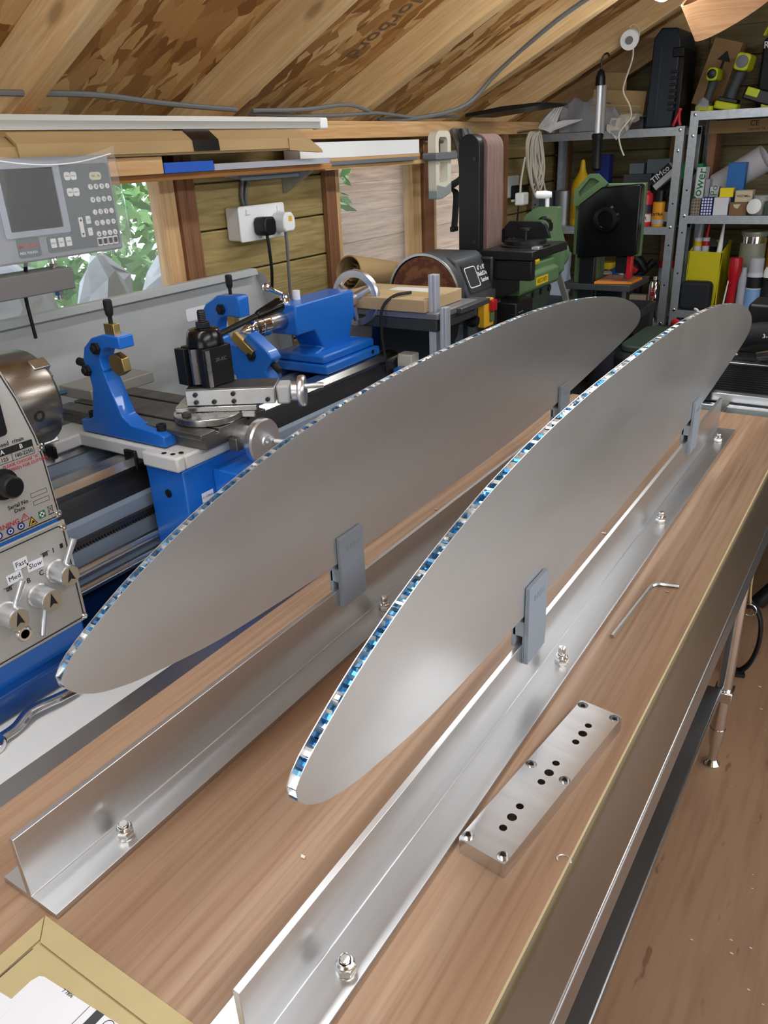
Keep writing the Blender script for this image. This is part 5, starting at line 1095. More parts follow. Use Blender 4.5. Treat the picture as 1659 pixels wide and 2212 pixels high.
# middle shelf, left bay
carton('grey_bin', 'dark grey plastic bin at the left end of the middle shelf', -1.545, -1.49, 3.74, 3.86, S1, 1.385, mat('bin_grey', '5d6268', .5), 'bin')
bottle('steel_canister', 'dull steel cylinder canister on the middle shelf', 'canister', -1.445, 3.80, S1, [(.042, 0), (.042, .148), (.040, .15)], mat('canister', (.38, .39, .40), .45, .8))
bottle('yellow_bottle', 'yellow squeeze bottle with a pointed nozzle on the middle shelf', 'bottle', -1.352, 3.78, S1, [(.045, 0), (.047, .01), (.047, .16), (.040, .19), (.018, .225), (.014, .24), (.009, .275), (.004, .28)], mat('bottle_yellow', 'e2b616', .4), band=[(.0475, .03, .13, mat('lab_yel', 'c9a01c', .5))])
bottle('white_bottle', 'small white bottle with black cap beside the yellow bottle', 'bottle', -1.318, 3.735, S1, [(.016, 0), (.016, .06), (.009, .07)], white_plastic, [(.013, .065), (.013, .105), (.010, .107)], black)
carton('blue_carton', 'blue carton with red base standing behind the yellow bottle', -1.33, -1.27, 3.90, 3.96, S1, 1.54, mat('blue_carton', '1b2f7c', .5))
carton('small_parts_case', 'dark clear lidded parts case on the middle shelf, lower one', -1.185, -1.06, 3.86, 3.98, S1, 1.455, mat('case_dark', '3b4248', .4))
carton('small_parts_case', 'grey clear lidded parts case stacked on the others, left one', -1.165, -1.10, 3.87, 3.97, 1.4555, 1.50, mat('case_grey', '5f6a73', .3))
carton('small_parts_case', 'grey clear lidded parts case stacked on the others, right one', -1.09, -.99, 3.88, 3.97, 1.4555, 1.515, mat('case_grey', '5f6a73', .3)); carton('black_crate', 'black plastic crate under the right parts case', -1.055, -.965, 3.86, 3.98, S1, 1.455, black_soft, 'crate')
bottle('red_spray_can', 'red and white can with a black cap on the middle shelf', 'can', -1.045, 3.745, S1, [(.032, 0), (.033, .004), (.033, .125), (.030, .132), (.020, .138), (.019, .146)], mat('can_red', 'c02733', .35), band=[(.0331, .018, .05, mat('can_white', 'd8d4d2', .4)), (.0331, .055, .09, mat('can_dark', '2b2a38', .4))], words_=[('DAR', .034, 0)], word_m=ink_red, ws=.022)
bottle('orange_tin', 'orange tin marked EXTRA with a black cap on the middle shelf', 'tin', -.982, 3.745, S1, [(.027, 0), (.028, .003), (.028, .098), (.020, .102)], mat('tin_orange', 'e09a22', .4), [(.021, .102), (.021, .145), (.018, .147)], black, band=[(.0281, .01, .028, mat('tin_grey', 'a8a9ab', .4))], words_=[('EXTRA', .05, 0)], word_m=ink, ws=.017)
bottle('brown_bottle', 'brown glass bottle beside the orange tin', 'bottle', -.935, 3.75, S1, [(.024, 0), (.025, .003), (.025, .115), (.012, .14), (.011, .175)], mat('brown_glass', '2a1b14', .15), [(.013, .165), (.013, .19)], black, band=[(.0252, .02, .06, mat('lab_cream', 'a9a294', .5))])
tc_ = Thing('fixings_box', 'black and white fixings box with bold white lettering tilted on the cans', 'box', (-1.0, 3.80, 1.40))
R_ = Matrix.Rotation(math.radians(-42), 3, 'Y')
tb2 = tc_.part('body', M().obox((-.995, 3.815, 1.445), (.105, .05, .055), R_), mat('fixings_white', 'c9ccd6', .5), bevel=.001)
bb = tc_.part('black_band', M().obox(Vector((-.995, 3.815, 1.445)) + R_ @ Vector((0, -.0255, .012)), (.1055, .001, .030), R_), ink, tb2)
tc_.part('lettering', M().text('TIMco', Vector((-.995, 3.815, 1.445)) + R_ @ Vector((0, -.0262, .012)), R_ @ Vector((1, 0, 0)), R_ @ Vector((0, 0, 1)), .034, depth=.0004, bold=.01), ink_white, bb)
gb = Thing('green_box', 'green and white carton tipped on its corner behind the upright', 'box', (-.92, 3.86, 1.42))
gb.part('body', M().obox((-.915, 3.86, 1.462), (.07, .06, .05), Matrix.Rotation(math.radians(35), 3, 'Y')), mat('box_green', '1d8a4c', .5), bevel=.001)
# lower shelf, left bay
bg_ = M(); rnd = random.Random(4); rows = []
for i in range(13):
    zz = S2 + .34 * i / 12; r0 = .085 * (1 - .25 * abs(i / 12 - .45)) * (.45 if i > 10 else 1)
    rows.append([(-1.455 + r0 * .75 * math.cos(2 * PI * j / 20) * (1 + .10 * rnd.uniform(-1, 1)), 3.79 + r0 * math.sin(2 * PI * j / 20) * (1 + .10 * rnd.uniform(-1, 1)), zz) for j in range(20)])
    rows[-1].append(rows[-1][0])
bg_.sheet(rows)
solo('plastic_bag', bg_, mat('bag_blue', 'c3d2e8', .35), 'bulging pale blue plastic bag on the lower shelf in the corner', 'bag', sm=20)
bottle('grey_tube', 'pale grey tube standing on the lower shelf behind the bandsaw', 'tube', -1.285, 3.80, S2, [(.02, 0), (.02, .22), (.018, .225)], mat('tube_grey', 'a9adb4', .4))
bottle('yellow_lid_jar', 'dark jar with a yellow lid on the lower shelf', 'jar', -1.235, 3.90, S2, [(.035, 0), (.036, .2), (.03, .21)], mat('jar_dark', '3a3d38', .3), [(.037, .205), (.037, .235)], yellow)
carton('clear_tub', 'clear lidded tub on the lower shelf behind the blade', -1.255, -1.19, 3.74, 3.82, S2, 1.035, tub_plastic, 'tub', bevel=.006)
bottle('blue_gas_can', 'blue gas canister on the lower shelf', 'canister', -1.17, 3.86, S2, [(.04, 0), (.042, .01), (.042, .19), (.03, .215), (.012, .225)], blue_plastic)
bottle('clear_bottle', 'clear bottle beside the bandsaw blade on the lower shelf', 'bottle', -1.13, 3.76, S2, [(.028, 0), (.030, .01), (.030, .15), (.012, .19), (.012, .21)], tub_plastic)
gn = Thing('sealant_gun', 'black and red handled gun leaning on the lower shelf', 'tool', (-1.05, 3.80, .95))
gn.part('barrel', M().cyl((-1.09, 3.80, .995), (-1.0, 3.82, 1.085), .018), black)
gn.part('handle', M().tube([(-1.075, 3.79, 1.10), (-1.055, 3.79, 1.085), (-1.035, 3.80, 1.05)], .02, 10, 4), black)
gn.part('red_trigger', M().obox((-1.085, 3.785, 1.055), (.05, .02, .02), Matrix.Rotation(math.radians(35), 3, 'Y')), red, bevel=.003)
gn.part('stand', M().cyl((-1.07, 3.82, S2), (-1.06, 3.81, 1.0), .02), black)
carton('thinner_tin', 'cream rectangular thinner tin with a red emblem on the lower shelf', -1.075, -1.00, 3.73, 3.77, S2, .945, mat('tin_cream', 'b3a68f', .4, .3), 'tin', words_=('thinners', -1.0375, .885, .016, ink, (1, 0, 0), (0, 0, 1)))
csc = bottle('chrome_spray_can', 'shiny chrome spray can with red lettering on the lower shelf', 'can', -.967, 3.745, S2, [(.026, 0), (.028, .004), (.028, .165), (.022, .18), (.012, .184), (.010, .20)], chrome, words_=None)
csc.part('lettering', M().text('CARLUBE', (-.967, 3.7155, .92), (0, 0, 1), (-1, 0, 0), .03, depth=.0004, bold=.012), ink_red)
bottle('jar_red_lid', 'clear jar with a red lid behind the chrome spray can', 'jar', -.955, 3.90, S2, [(.04, 0), (.042, .01), (.042, .22)], tub_plastic, [(.044, .22), (.044, .25)], red)
bottle('grey_drum', 'grey plastic drum standing on the bottom shelf', 'drum', -1.0, 3.85, .4205, [(.09, 0), (.095, .01), (.095, .30), (.06, .33), (.03, .34)], mat('drum_grey', '6d7480', .5))
bottle('grey_drum', 'squat dark grey drum beside the other drum on the bottom shelf', 'drum', -1.20, 3.86, .4205, [(.08, 0), (.085, .01), (.085, .24), (.05, .27)], mat('drum_dark', '4b525c', .5))
# top shelf, left bay
T1 = 1.6375
rows = []; rnd = random.Random(8)
for i in range(9):
    a_ = i / 8; rows.append([(-1.555 + .36 * j / 14, 3.72 + .12 * a_ + .012 * rnd.uniform(-1, 1), T1 + .002 + .14 * math.sin(PI * min(1, a_ * 1.15)) * (.35 + .65 * math.sin(PI * (j + 1) / 16)) * (1 + .16 * rnd.uniform(-1, 1))) for j in range(15)])
solo('polythene_sheet', M().sheet(rows), bag_plastic, 'crumpled grey polythene sheeting heaped on the top shelf', 'sheeting', sm=20)
g = M()
for k in range(12):
    g.tube([(-1.47 + .004 * k, 3.70 - .002 * k, T1 + .10 + .003 * (k % 3)), (-1.50 + .004 * k, 3.665, T1 + .06 - .004 * k), (-1.52 + .005 * k, 3.66, T1 + .022 - .001 * k), (-1.42 + .008 * k, 3.685, T1 + .05)], .0022, 5, 4)
solo('cable_ties', g, white_plastic, 'bunch of long white cable ties drooping over the top shelf edge', 'cable ties')
bxx = Thing('open_carton', 'battered brown carton with loose flaps on the top shelf', 'carton', (-1.2, 3.85, T1))
Rb = Matrix.Rotation(math.radians(6), 3, 'Y')
bxx.part('carton_body', M().obox((-1.215, 3.87, 1.745), (.235, .16, .10), Rb), card, bevel=.002)
bxx.part('flap', M().obox((-1.215, 3.775, 1.722), (.22, .05, .004), Rb @ Matrix.Rotation(math.radians(-35), 3, 'X')), card_light)
bxx.part('flap', M().obox((-1.255, 3.83, 1.83), (.12, .004, .08), Rb @ Matrix.Rotation(math.radians(25), 3, 'X')), card)
bxx.part('packing', M().box(-1.33, -1.10, 3.80, 3.95, T1, 1.688), mat('pack_grey', '6b6a6c', .8))
rows = []; rnd = random.Random(5)
for i in range(10):
    a_ = i / 9; rows.append([(-1.225 + .135 * j / 10 + .008 * rnd.uniform(-1, 1), 3.80 - .11 * a_ + .008 * rnd.uniform(-1, 1), T1 + .055 - (.11 * max(0, a_ - .45) * (1.5 - abs(j / 10 - .35) * 2)) + .010 * rnd.uniform(-1, 1)) for j in range(11)])
solo('white_rag', M().sheet(rows), cloth_white, 'off-white rag hanging over the edge of the top shelf', 'rag', sm=30)
tcase = Thing('tool_case', 'tall dark blue-black plastic tool case standing on the top shelf', 'case', (-1.0, 3.83, T1))
Rt = Matrix.Rotation(math.radians(2.0), 3, 'Y')
tc1 = tcase.part('case_shell', M().prism([(-1.075, T1 + .001), (-.965, T1 + .001), (-.958, 1.95), (-.975, 2.0), (-1.04, 2.005), (-1.068, 1.97)], 'y', 3.74, 3.98), mat('case_navy', '232d38', .45), bevel=.006)
tcase.part('case_rib', M().box(-1.035, -1.027, 3.736, 3.741, T1 + .02, 1.93), mat('case_navy2', '2d3946', .45), tc1)
g = M()
tcase.part('side_ridge', M().box(-.963, -.943, 3.76, 3.96, T1 + .002, 1.93), black, tc1, bevel=.003)
for k in range(7): tcase.part('vent_fin', M().box(-.985, -.955, 3.732, 3.741, 1.70 + .023 * k, 1.711 + .023 * k), black, tc1, bevel=.001)
tcase.part('case_latch', M().box(-.985, -.940, 3.735, 3.755, 1.895, 1.93), black, tc1, bevel=.003)
solo('pliers', M().tube([(-.955, 3.73, T1 + .004), (-.945, 3.73, T1 + .03), (-.93, 3.735, T1 + .07)], .007, 8, 4).tube([(-.925, 3.73, T1 + .004), (-.932, 3.73, T1 + .03), (-.935, 3.735, T1 + .07)], .007, 8, 4), red, 'red handled pliers at the right end of the top shelf', 'pliers')
# top shelf, right bay
T2 = 1.6905
cbx = Thing('arrow_carton', 'tall brown carton printed with a black arrow on the top right shelf', 'carton', (-.82, 3.95, T2))
Ra = Matrix.Rotation(math.radians(16), 3, 'Y')
cc_ = cbx.part('carton_body', M().obox((-.842, 3.95, 1.832), (.115, .10, .25), Ra), mat('card_dim', '9c7d55', .8), bevel=.002)
g = M(); o_ = Vector((-.842, 3.95, 1.832)); g.obox(o_ + Ra @ Vector((.01, -.0505, .03)), (.010, .001, .06), Ra); g.add([o_ + Ra @ Vector(p) for p in ((-.018, -.0512, .05), (.038, -.0512, .05), (.01, -.0512, .088))], [(0, 1, 2)])
cbx.part('arrow_mark', g, ink, cc_)
def drill(x, y, z, label, s_=1., rz=0, lean=12, bulb=False):
    t = Thing('cordless_tool', label, 'tool', (x, y, z), 'lime green cordless tools', rot=(0, math.radians(lean), math.radians(rz)))
    t.part('battery_foot', M().prism(rrect(-.042 * s_, .042 * s_, -.03, .05, .012), 'z', 0, .026 * s_), lime, bevel=.005)
    t.part('grip', M().tube([(0, .01, .024 * s_), (0, .008, .06 * s_), (.004, .012, .10 * s_), (.008, .012, .135 * s_)], lambda q: .019 * s_ + .004 * abs(q - .5), 12, 4), mat('grip_dark', '3c4044', .6))
    hd_ = t.part('head', M().prism(rrect(-.016 * s_, .034 * s_, .13 * s_, .185 * s_, .014), 'y', -.04, .075), lime, bevel=.004)
    t.part('nose', M().rev([(.020 * s_, 0), (.020 * s_, .008), (.014 * s_, .010)], (.009 * s_, -.040, .158 * s_), (0, -1, 0), 18), mid_grey if bulb else black, hd_)
    t.part('battery', M().box(-.034 * s_, .034 * s_, -.02, .046, .026 * s_, .040 * s_), black, bevel=.003)
drill(-.843, 3.77, T2, 'lime green cordless drill with dark grip on the top right shelf, left one', .85, 0, 6)
drill(-.762, 3.77, T2, 'larger lime green cordless tool with a hex nose on the top right shelf', 1.1, 0, 13, True)
tcx = Thing('tool_carrier', 'black and lime tool lying on its side beside the cordless tools', 'tool', (-.66, 3.80, T2))
tcx.part('body', M().obox((-.645, 3.80, T2 + .045), (.11, .08, .05), Matrix.Rotation(math.radians(18), 3, 'Y')), black, bevel=.006)
tcx.part('lime_side', M().obox((-.665, 3.757, T2 + .058), (.05, .006, .03), Matrix.Rotation(math.radians(18), 3, 'Y')), lime, bevel=.003)
tcx.part('lime_foot', M().box(-.63, -.58, 3.765, 3.83, T2, T2 + .028), lime, bevel=.004)
tbg = Thing('tool_bag', 'black tool bag with white lettering and lime strap at the right picture edge', 'bag', (-.57, 3.93, T2))
tg1 = tbg.part('bag_body', M().prism(rrect(-.668, -.46, T2, 1.945, .02), 'y', 3.86, 4.02), black_soft, bevel=.01)
tbg.part('lime_strap', M().tube([(-.665, 3.855, 1.95), (-.645, 3.85, 1.985), (-.60, 3.85, 2.0), (-.54, 3.85, 1.99)], .014, 8, 5, flat=.4), lime, tg1)
tbg.part('lettering', M().text('RYOBI', (-.665, 3.8595, 1.915), (1, 0, .05), (-.05, 0, 1), .034, 'LEFT', depth=.0004, bold=.01), ink_white, tg1)
rows = []; rnd = random.Random(15)
for i in range(7): rows.append([(-.905 + .055 * j / 5 + .006 * rnd.uniform(-1, 1), 3.73 + .05 * i / 6, T2 + .001 + .05 * math.sin(PI * (i + .5) / 7) * math.sin(PI * (j + .5) / 6) + .004 * rnd.random()) for j in range(6)])
solo('clear_bag', M().sheet([[(p[0] + .03, p[1], p[2]) for p in r] for r in rows]), bag_plastic, 'small crumpled clear bag beside the cordless drill', 'bag', sm=20)
ce = Thing('long_carton', 'flat brown carton marked CE lying under the top right shelf', 'carton', (-.6, 3.95, 1.60))
cb2 = ce.part('body', M().box(-.845, -.25, 3.90, 4.03, 1.605, 1.655), mat('card_dim', '9c7d55', .8), bevel=.001)
ce.part('lettering', M().text('CE', (-.665, 3.8995, 1.638), (1, 0, 0), (0, 0, 1), .03, depth=.0004), ink, cb2)
ce.part('lettering', M().text('15/06/2020  UK', (-.655, 3.8995, 1.616), (1, 0, 0), (0, 0, 1), .011, depth=.0004), ink, cb2)
for x in (-.84, -.28): ce.part('support_batten', M().box(x, x + .03, 3.90, 4.03, 1.293, 1.604), stud_m)
# middle shelf, right bay
R1 = 1.2925
t, b_ = carton('power_box', 'white carton with green vertical lettering reading Power', -.852, -.815, 3.79, 3.87, R1, 1.478, mat('box_white', 'd3d3d6', .5))
t.part('lettering', M().text('Power', (-.834, 3.7896, 1.405), (.12, 0, 1), (-1, 0, .12), .052, depth=.0004, bold=.01), ink_green, b_)
t.part('green_end', M().box(-.852, -.83, 3.80, 3.87, 1.478, 1.492), ink_green, b_)
t, b_ = carton('power_box', 'shorter white carton with green lettering behind the checked boxes', -.79, -.755, 3.80, 3.86, R1, 1.40, mat('box_white', 'd3d3d6', .5))
t.part('lettering', M().text('Po', (-.772, 3.7996, 1.385), (0, 0, 1), (-1, 0, 0), .04, depth=.0004), ink_green, b_)
carton('grey_sleeve', 'thin grey carton standing between the two lettered cartons', -.812, -.794, 3.80, 3.86, R1, 1.43, mat('sleeve', '9c9da3', .5))
def checked(x0, x1, z1, ma, mb, label, n=4):
    t, b_ = carton('checked_box', label, x0, x1, 3.72, 3.775, R1, z1, ma)
    g = M(); w = (x1 - x0) / n; m_ = int(round((z1 - R1) / w))
    for i in range(n):
        for j in range(m_):
            cx, cz = x0 + w * (i + .5), R1 + (z1 - R1) * (j + .5) / m_
            g.add([(cx - w * .42, 3.7195, cz), (cx, 3.7195, cz - w * .42), (cx + w * .42, 3.7195, cz), (cx, 3.7195, cz + w * .42)], [(0, 1, 2, 3)])
    t.part('check_pattern', g, mb, b_)
checked(-.842, -.806, 1.357, mat('chk_tan', '8d7f68', .6), mat('chk_grey', '4d4b4a', .6), 'small tan and grey checked box at the left of the middle right shelf', 3)
checked(-.802, -.757, 1.362, mat('chk_blue', '2b3a86', .6), ink_white, 'small blue and white checked box on the middle right shelf', 4)
carton('white_carton', 'plain white square carton on the middle right shelf', -.752, -.694, 3.72, 3.78, R1, 1.362, mat('carton_white', 'cfd0d8', .5))
t, b_ = carton('brown_carton', 'small brown carton with torn label on the middle right shelf', -.688, -.62, 3.72, 3.78, R1, 1.343, mat('carton_brown', '7b5d40', .7))
t.part('torn_label', M().prism([(-.675, 1.335), (-.645, 1.336), (-.655, 1.318), (-.668, 1.322)], 'y', 3.7196, 3.7199), mat('lab_cream2', 'c9b898', .6), b_)
carton('cream_carton', 'cream carton with fine print resting on the brown carton', -.672, -.606, 3.725, 3.785, 1.3435, 1.388, mat('carton_cream', 'c3b698', .6), words_=('WESTMILL', -.639, 1.366, .012, ink, (1, 0, 0), (0, 0, 1)))
carton('yellow_packet', 'bright yellow packet resting on the white carton', -.735, -.682, 3.73, 3.77, 1.3625, 1.398, mat('packet_yellow', 'e3cf1d', .5))
carton('blue_packet', 'blue upright packet with a white bar code on the middle right shelf', -.725, -.655, 3.785, 3.832, R1, 1.492, mat('packet_blue', '1e63a8', .5))
rr_ = Thing('paper_sleeve', 'loose roll of white paper with a red edge lying on the middle right shelf', 'paper roll', (-.68, 3.9, 1.40))
a_, b2 = Vector((-.80, 3.90, 1.385)), Vector((-.60, 3.88, 1.505))
rr_.part('paper_tube', M().rev([(.055, 0), (.0555, (b2 - a_).length), (.053, (b2 - a_).length), (.0525, 0)], a_, b2 - a_, 30, closed=True), mat('paper_grey', 'b5b3b6', .6))
rr_.part('red_edge', M().rev([(.0558, .0), (.0558, .02)], a_, b2 - a_, 30, closed=False), red)
rr_.part('wedge', M().box(-.78, -.62, 3.86, 3.94, R1, 1.345), mat('sleeve', '9c9da3', .5))
bottle('white_oval_tub', 'round white tub lying on its side at the right of the middle shelf', 'tub', -.575, 3.76, R1, [(.03, 0), (.032, .004), (.032, .07), (.028, .075)], mat('tub_clear', '9a9c9c', .4))
ov = M().rev([(.03, 0), (.03, .006), (.026, .008)], (-.588, 3.70, 1.327), (-.35, -1, .25), 26); solo('white_disc', ov, white_plastic, 'oval white disc leaning on the edge of the middle right shelf', 'disc')
carton('green_packet', 'dark green packet at the picture edge on the middle right shelf', -.553, -.50, 3.72, 3.77, R1, 1.345, green_dark)
# lower shelf, right bay
R2 = .8955
yb = Thing('yellow_bin', 'yellow cardboard parts bin holding sealant tubes on the lower right shelf', 'bin', (-.77, 3.80, R2))
yb.part('front_panel', M().prism([(-.838, R2), (-.712, R2), (-.700, 1.135), (-.842, 1.140)], 'y', 3.775, 3.78), yellow_box, bevel=.001)
yb.part('side_panel', M().prism([(3.775, R2), (3.94, R2), (3.94, 1.17), (3.775, 1.136)], 'x', -.706, -.701), yellow_box)
yb.part('side_panel', M().prism([(3.775, R2), (3.94, R2), (3.94, 1.17), (3.775, 1.136)], 'x', -.843, -.838), yellow_box)
yb.part('back_panel', M().box(-.842, -.70, 3.935, 3.94, R2, 1.17), yellow_box)
for (x, y, lab, c_, z1) in ((-.822, 3.84, 'sealant tube with a yellow band and clear cap standing in the yellow bin', yellow, 1.23), (-.790, 3.85, 'sealant tube with a red tip standing in the yellow bin', red, 1.25)):
    tt = Thing('sealant_tube', lab, 'tube', (x, y, R2), 'sealant tubes in the yellow bin')
    tt.part('tube_body', M().cyl((x, y, R2), (x, y, 1.19), .016), mat('tube_white', 'c9cbcf', .4)); tt.part('nozzle', M().cyl((x, y, 1.19), (x + .006, y, z1 + .02), .009, .006), c_ if c_ is red else tub_plastic); tt.part('band', M().cyl((x, y, 1.155), (x, y, 1.175), .0166), c_)
solo('long_nozzle', M().rev([(.012, 0), (.011, .05), (.004, .155)], (-.722, 3.80, 1.10), (.05, 0, 1), 14), white_plastic, 'long white pointed nozzle sticking up from the yellow bin', 'nozzle')
solo('dark_cloth', M().sheet([[(-.78 + .012 * j, 3.86 + .012 * i, 1.15 + .04 * math.sin(i * .9) * math.sin(j * .7 + 1)) for j in range(7)] for i in range(6)]), mat('dark_cloth', '4a4a4e', .8), 'crumpled dark cloth in the yellow bin', 'cloth')
pb_ = Thing('black_pouch', 'black soft square zip pouch leaning on the lower right shelf', 'pouch', (-.77, 3.73, R2))
pb_.part('pouch_shell', M().prism(rrect(-.848, -.718, R2 + .001, 1.018, .022, 6), 'y', 3.705, 3.768), mat('pouch', '1b2027', .7), bevel=.012, seg=3)
pb_.part('zip', M().plate(rrect(-.8485, -.7175, R2 + .0008, 1.0185, .022, 6), [rrect(-.846, -.720, R2 + .003, 1.016, .02, 6)], 3.735, 3.740, lambda p: (p[0], p[2], p[1])), black)
tor = Thing('red_torch', 'red metal torch standing head up on the lower right shelf', 'torch', (-.632, 3.745, R2))
tor.part('barrel', M().rev([(.018, 0), (.018, .12), (.027, .155), (.027, .215), (.024, .225), (.020, .226)], (-.640, 3.745, R2), (.02, 0, 1), 26), red)
tor.part('paper_tag', M().prism([(-.668, .91), (-.662, .905), (-.652, 1.02), (-.656, 1.03)], 'y', 3.728, 3.730), paper)
for x, y, r, h, m1, m2, lab in ((-.596, 3.86, .052, .325, mat('paint_tin', 'a8ab98', .4, .4), chrome, 'large paint tin with a metal lid on the lower right shelf'), (-.50, 3.93, .055, .34, mat('tin_amber', 'b07f22', .4), mat('lid_dark', '3d4656', .4), 'amber labelled paint tin at the right picture edge')):
    bottle('paint_tin', lab, 'tin', x, y, R2, [(r, 0), (r, h - .02), (r + .002, h - .015), (r + .002, h - .004), (r - .004, h), (r - .012, h - .006)], m1, band=[(r + .0002, h - .05, h - .022, m2)], group='paint tins')
bottle('spray_can', 'white and light blue spray can with a clear cap on the lower right shelf', 'can', -.552, 3.745, R2, [(.030, 0), (.031, .003), (.031, .16), (.024, .175)], mat('spray_white', 'bfc5cf', .35), [(.0285, .168), (.0285, .222), (.026, .226)], tub_plastic, band=[(.0312, .01, .10, mat('lab_sky', '7fa6d6', .4)), (.0312, .105, .15, ink)])
bottle('spray_can', 'dark labelled spray can at the very right edge of the lower shelf', 'can', -.49, 3.745, R2, [(.030, 0), (.031, .003), (.031, .175), (.024, .19)], white_plastic, band=[(.0312, .02, .15, ink)])
bottle('clear_bottle', 'slim clear bottle between the red torch and the spray can', 'bottle', -.598, 3.745, R2, [(.018, 0), (.018, .14), (.010, .17), (.010, .185)], tub_plastic)
# ------------------------------------------------------------------ hanging from the rafters
hl = Thing('inspection_lamp', 'black and silver inspection lamp hanging by a hook from the last rafter', 'lamp', (-1.18, 3.45, 1.48))
yh = 3.46
hl.part('hook', M().tube([(-1.186, yh, 1.855), (-1.186, yh, 1.885), (-1.180, yh + .004, 1.905), (-1.166, yh + .006, 1.910), (-1.158, yh + .006, 1.898)], .0035, 8, 5), black)
hl.part('upper_cap', M().rev([(.020, 0), (.019, .03), (.012, .05), (.006, .056)], (-1.186, yh, 1.80), (0, 0, 1), 18), black)
hl.part('lamp_tube', M().cyl((-1.184, yh, 1.625), (-1.186, yh, 1.80), .0125, n=20), mat('lamp_tube', 'd9dde4', .25, .3))
hl.part('back_shell', M().cyl((-1.170, yh + .006, 1.625), (-1.172, yh + .006, 1.80), .012, n=14), mat('lamp_back', '8a8782', .4))
hl.part('handle', M().rev([(.014, 0), (.020, .008), (.019, .115), (.023, .125), (.024, .135), (.020, .14)], (-1.180, yh, 1.487), (-.02, 0, 1), 20), black)
pc = Thing('pull_cord', 'white pull-cord reel with a hanging string on the rafter', 'cord', (-1.06, 3.45, 1.55))
pc.part('reel', M().rev([(.016, 0), (.034, .004), (.034, .012), (.026, .016), (.026, .040), (.034, .044), (.034, .050), (.012, .052)], (-1.083, 3.474, 1.952), (.25, -1, -.2), 26), white_plastic)
pc.part('reel_hub', M().rev([(.014, 0), (.014, .004)], (-1.083 + .0126, 3.474 - .0505, 1.952 - .010), (.25, -1, -.2), 16), mat('hub_grey', '77706a', .6))
pc.part('string', M().tube([(-1.06, 3.44, 1.925), (-1.058, 3.44, 1.88), (-1.085, 3.45, 1.80), (-1.085, 3.45, 1.765), (-1.06, 3.46, 1.72), (-1.055, 3.47, 1.68), (-1.075, 3.46, 1.65), (-1.095, 3.46, 1.62), (-1.085, 3.46, 1.575), (-1.068, 3.46, 1.54)], .0033, 6, 6).tube([(-1.075, 3.43, 1.985), (-1.06, 3.44, 1.995), (-1.04, 3.44, 1.975), (-1.038, 3.435, 1.94)], .002, 6, 5), white_cable)
vd = M(); vo_ = Vector((-.585, 2.85, 2.03))
vd.rev([(.125, 0), (.125, .11), (.123, .11), (.1235, .0)], (-.60, 2.95, 1.93), (-.35, -.30, .75), 48, closed=True)
ven = Thing('veneer_hoop', 'bent wood veneer hoop hanging from the roof at top right', 'hoop', (-.6, 2.95, 1.92))
ven.part('hoop', vd, veneer)
ven.part('inner_ply', M().rev([(.119, .002), (.119, .108), (.1215, .108), (.1215, .002)], (-.60, 2.95, 1.93), (-.35, -.30, .75), 48, closed=True), veneer)
ven.part('hanger', M().tube([(-.64, 2.92, 2.06), (-.66, 2.92, 2.14), (-.66, 2.92, roof(-.66) + .02)], .003, 6, 3), white_cable)
# ------------------------------------------------------------------ far right of the table: folding saw stand and webbing
ss = Thing('ribbed_stand', 'black ribbed panel in a silver frame beyond the end of the table', 'stand', (-.32, 2.4, 0))
g = M()
for k in range(13): ss.part('rib', M().box(-.62, -.12, 2.335 + k * .020, 2.350 + k * .020, .928 + k * .0012, .938 + k * .0012), black)
ss.part('backing', M().box(-.62, -.12, 2.33, 2.60, .915, .927), black_soft)
ss.part('front_rail', M().box(-.64, -.10, 2.300, 2.328, .915, .940), alu_light, bevel=.002); ss.part('rear_rail', M().box(-.64, -.10, 2.602, 2.63, .915, .955), alu_light, bevel=.002)
ss.part('lower_rail', M().box(-.64, -.10, 2.262, 2.285, .895, .915), alu_light, bevel=.002)
ss.part('roller_block', M().box(-.455, -.405, 2.285, 2.335, .918, .965).rev([(.014, 0), (.014, .052)], (-.456, 2.29, .955), (1, 0, 0), 16), black, bevel=.002)
ss.part('stop_bar', M().box(-.385, -.355, 2.19, 2.30, .905, .920), iron, bevel=.002)
ss.part('green_base', M().box(-.64, -.10, 2.125, 2.33, .868, .892), green_dark, bevel=.002)
sgb = ss.part('rating_sticker', M().box(-.41, -.35, 2.1245, 2.125, .872, .889), label_white)
ss.part('cross_arm', M().box(-.50, -.46, 2.125, 2.62, .892, .896), galv)
for x in (-.60, -.42):
    for y in (2.24, 2.56): ss.part('leg', M().cyl((x, y, 0), (x, y, .87), .016), iron_dark)
sa = Thing('padded_machine', 'dark machine with a black padded arm and chrome fittings behind the ribbed panel', 'machine', (-.3, 2.6, .95))
sa.part('saw_base', M().box(-.46, -.12, 2.635, 2.95, .94, .985), black, bevel=.006)
sa.part('padded_arm', M().tube([(-.42, 2.62, 1.02), (-.36, 2.62, 1.045), (-.28, 2.63, 1.05), (-.18, 2.64, 1.05)], .033, 12, 5), black_soft)
sa.part('arm_print', M().text('3-4', (-.325, 2.586, 1.045), (1, 0, 0), (0, 0, 1), .018, depth=.0004), ink_white)
sa.part('chrome_clamp', M().cyl((-.34, 2.60, .985), (-.29, 2.58, 1.0), .016), chrome)
sa.part('clamp_screw', M().cyl((-.30, 2.59, .99), (-.255, 2.57, .985), .011), chrome)
sa.part('clamp_rod', M().cyl((-.44, 2.60, 1.0), (-.40, 2.60, .98), .005), chrome)
sa.part('white_lever', M().prism([(-.30, .965), (-.25, 1.0), (-.24, .995), (-.29, .955)], 'y', 2.56, 2.575), white_plastic, bevel=.003)
sa.part('rear_column', M().box(-.42, -.15, 2.80, 2.95, .985, 1.10), black, bevel=.01)
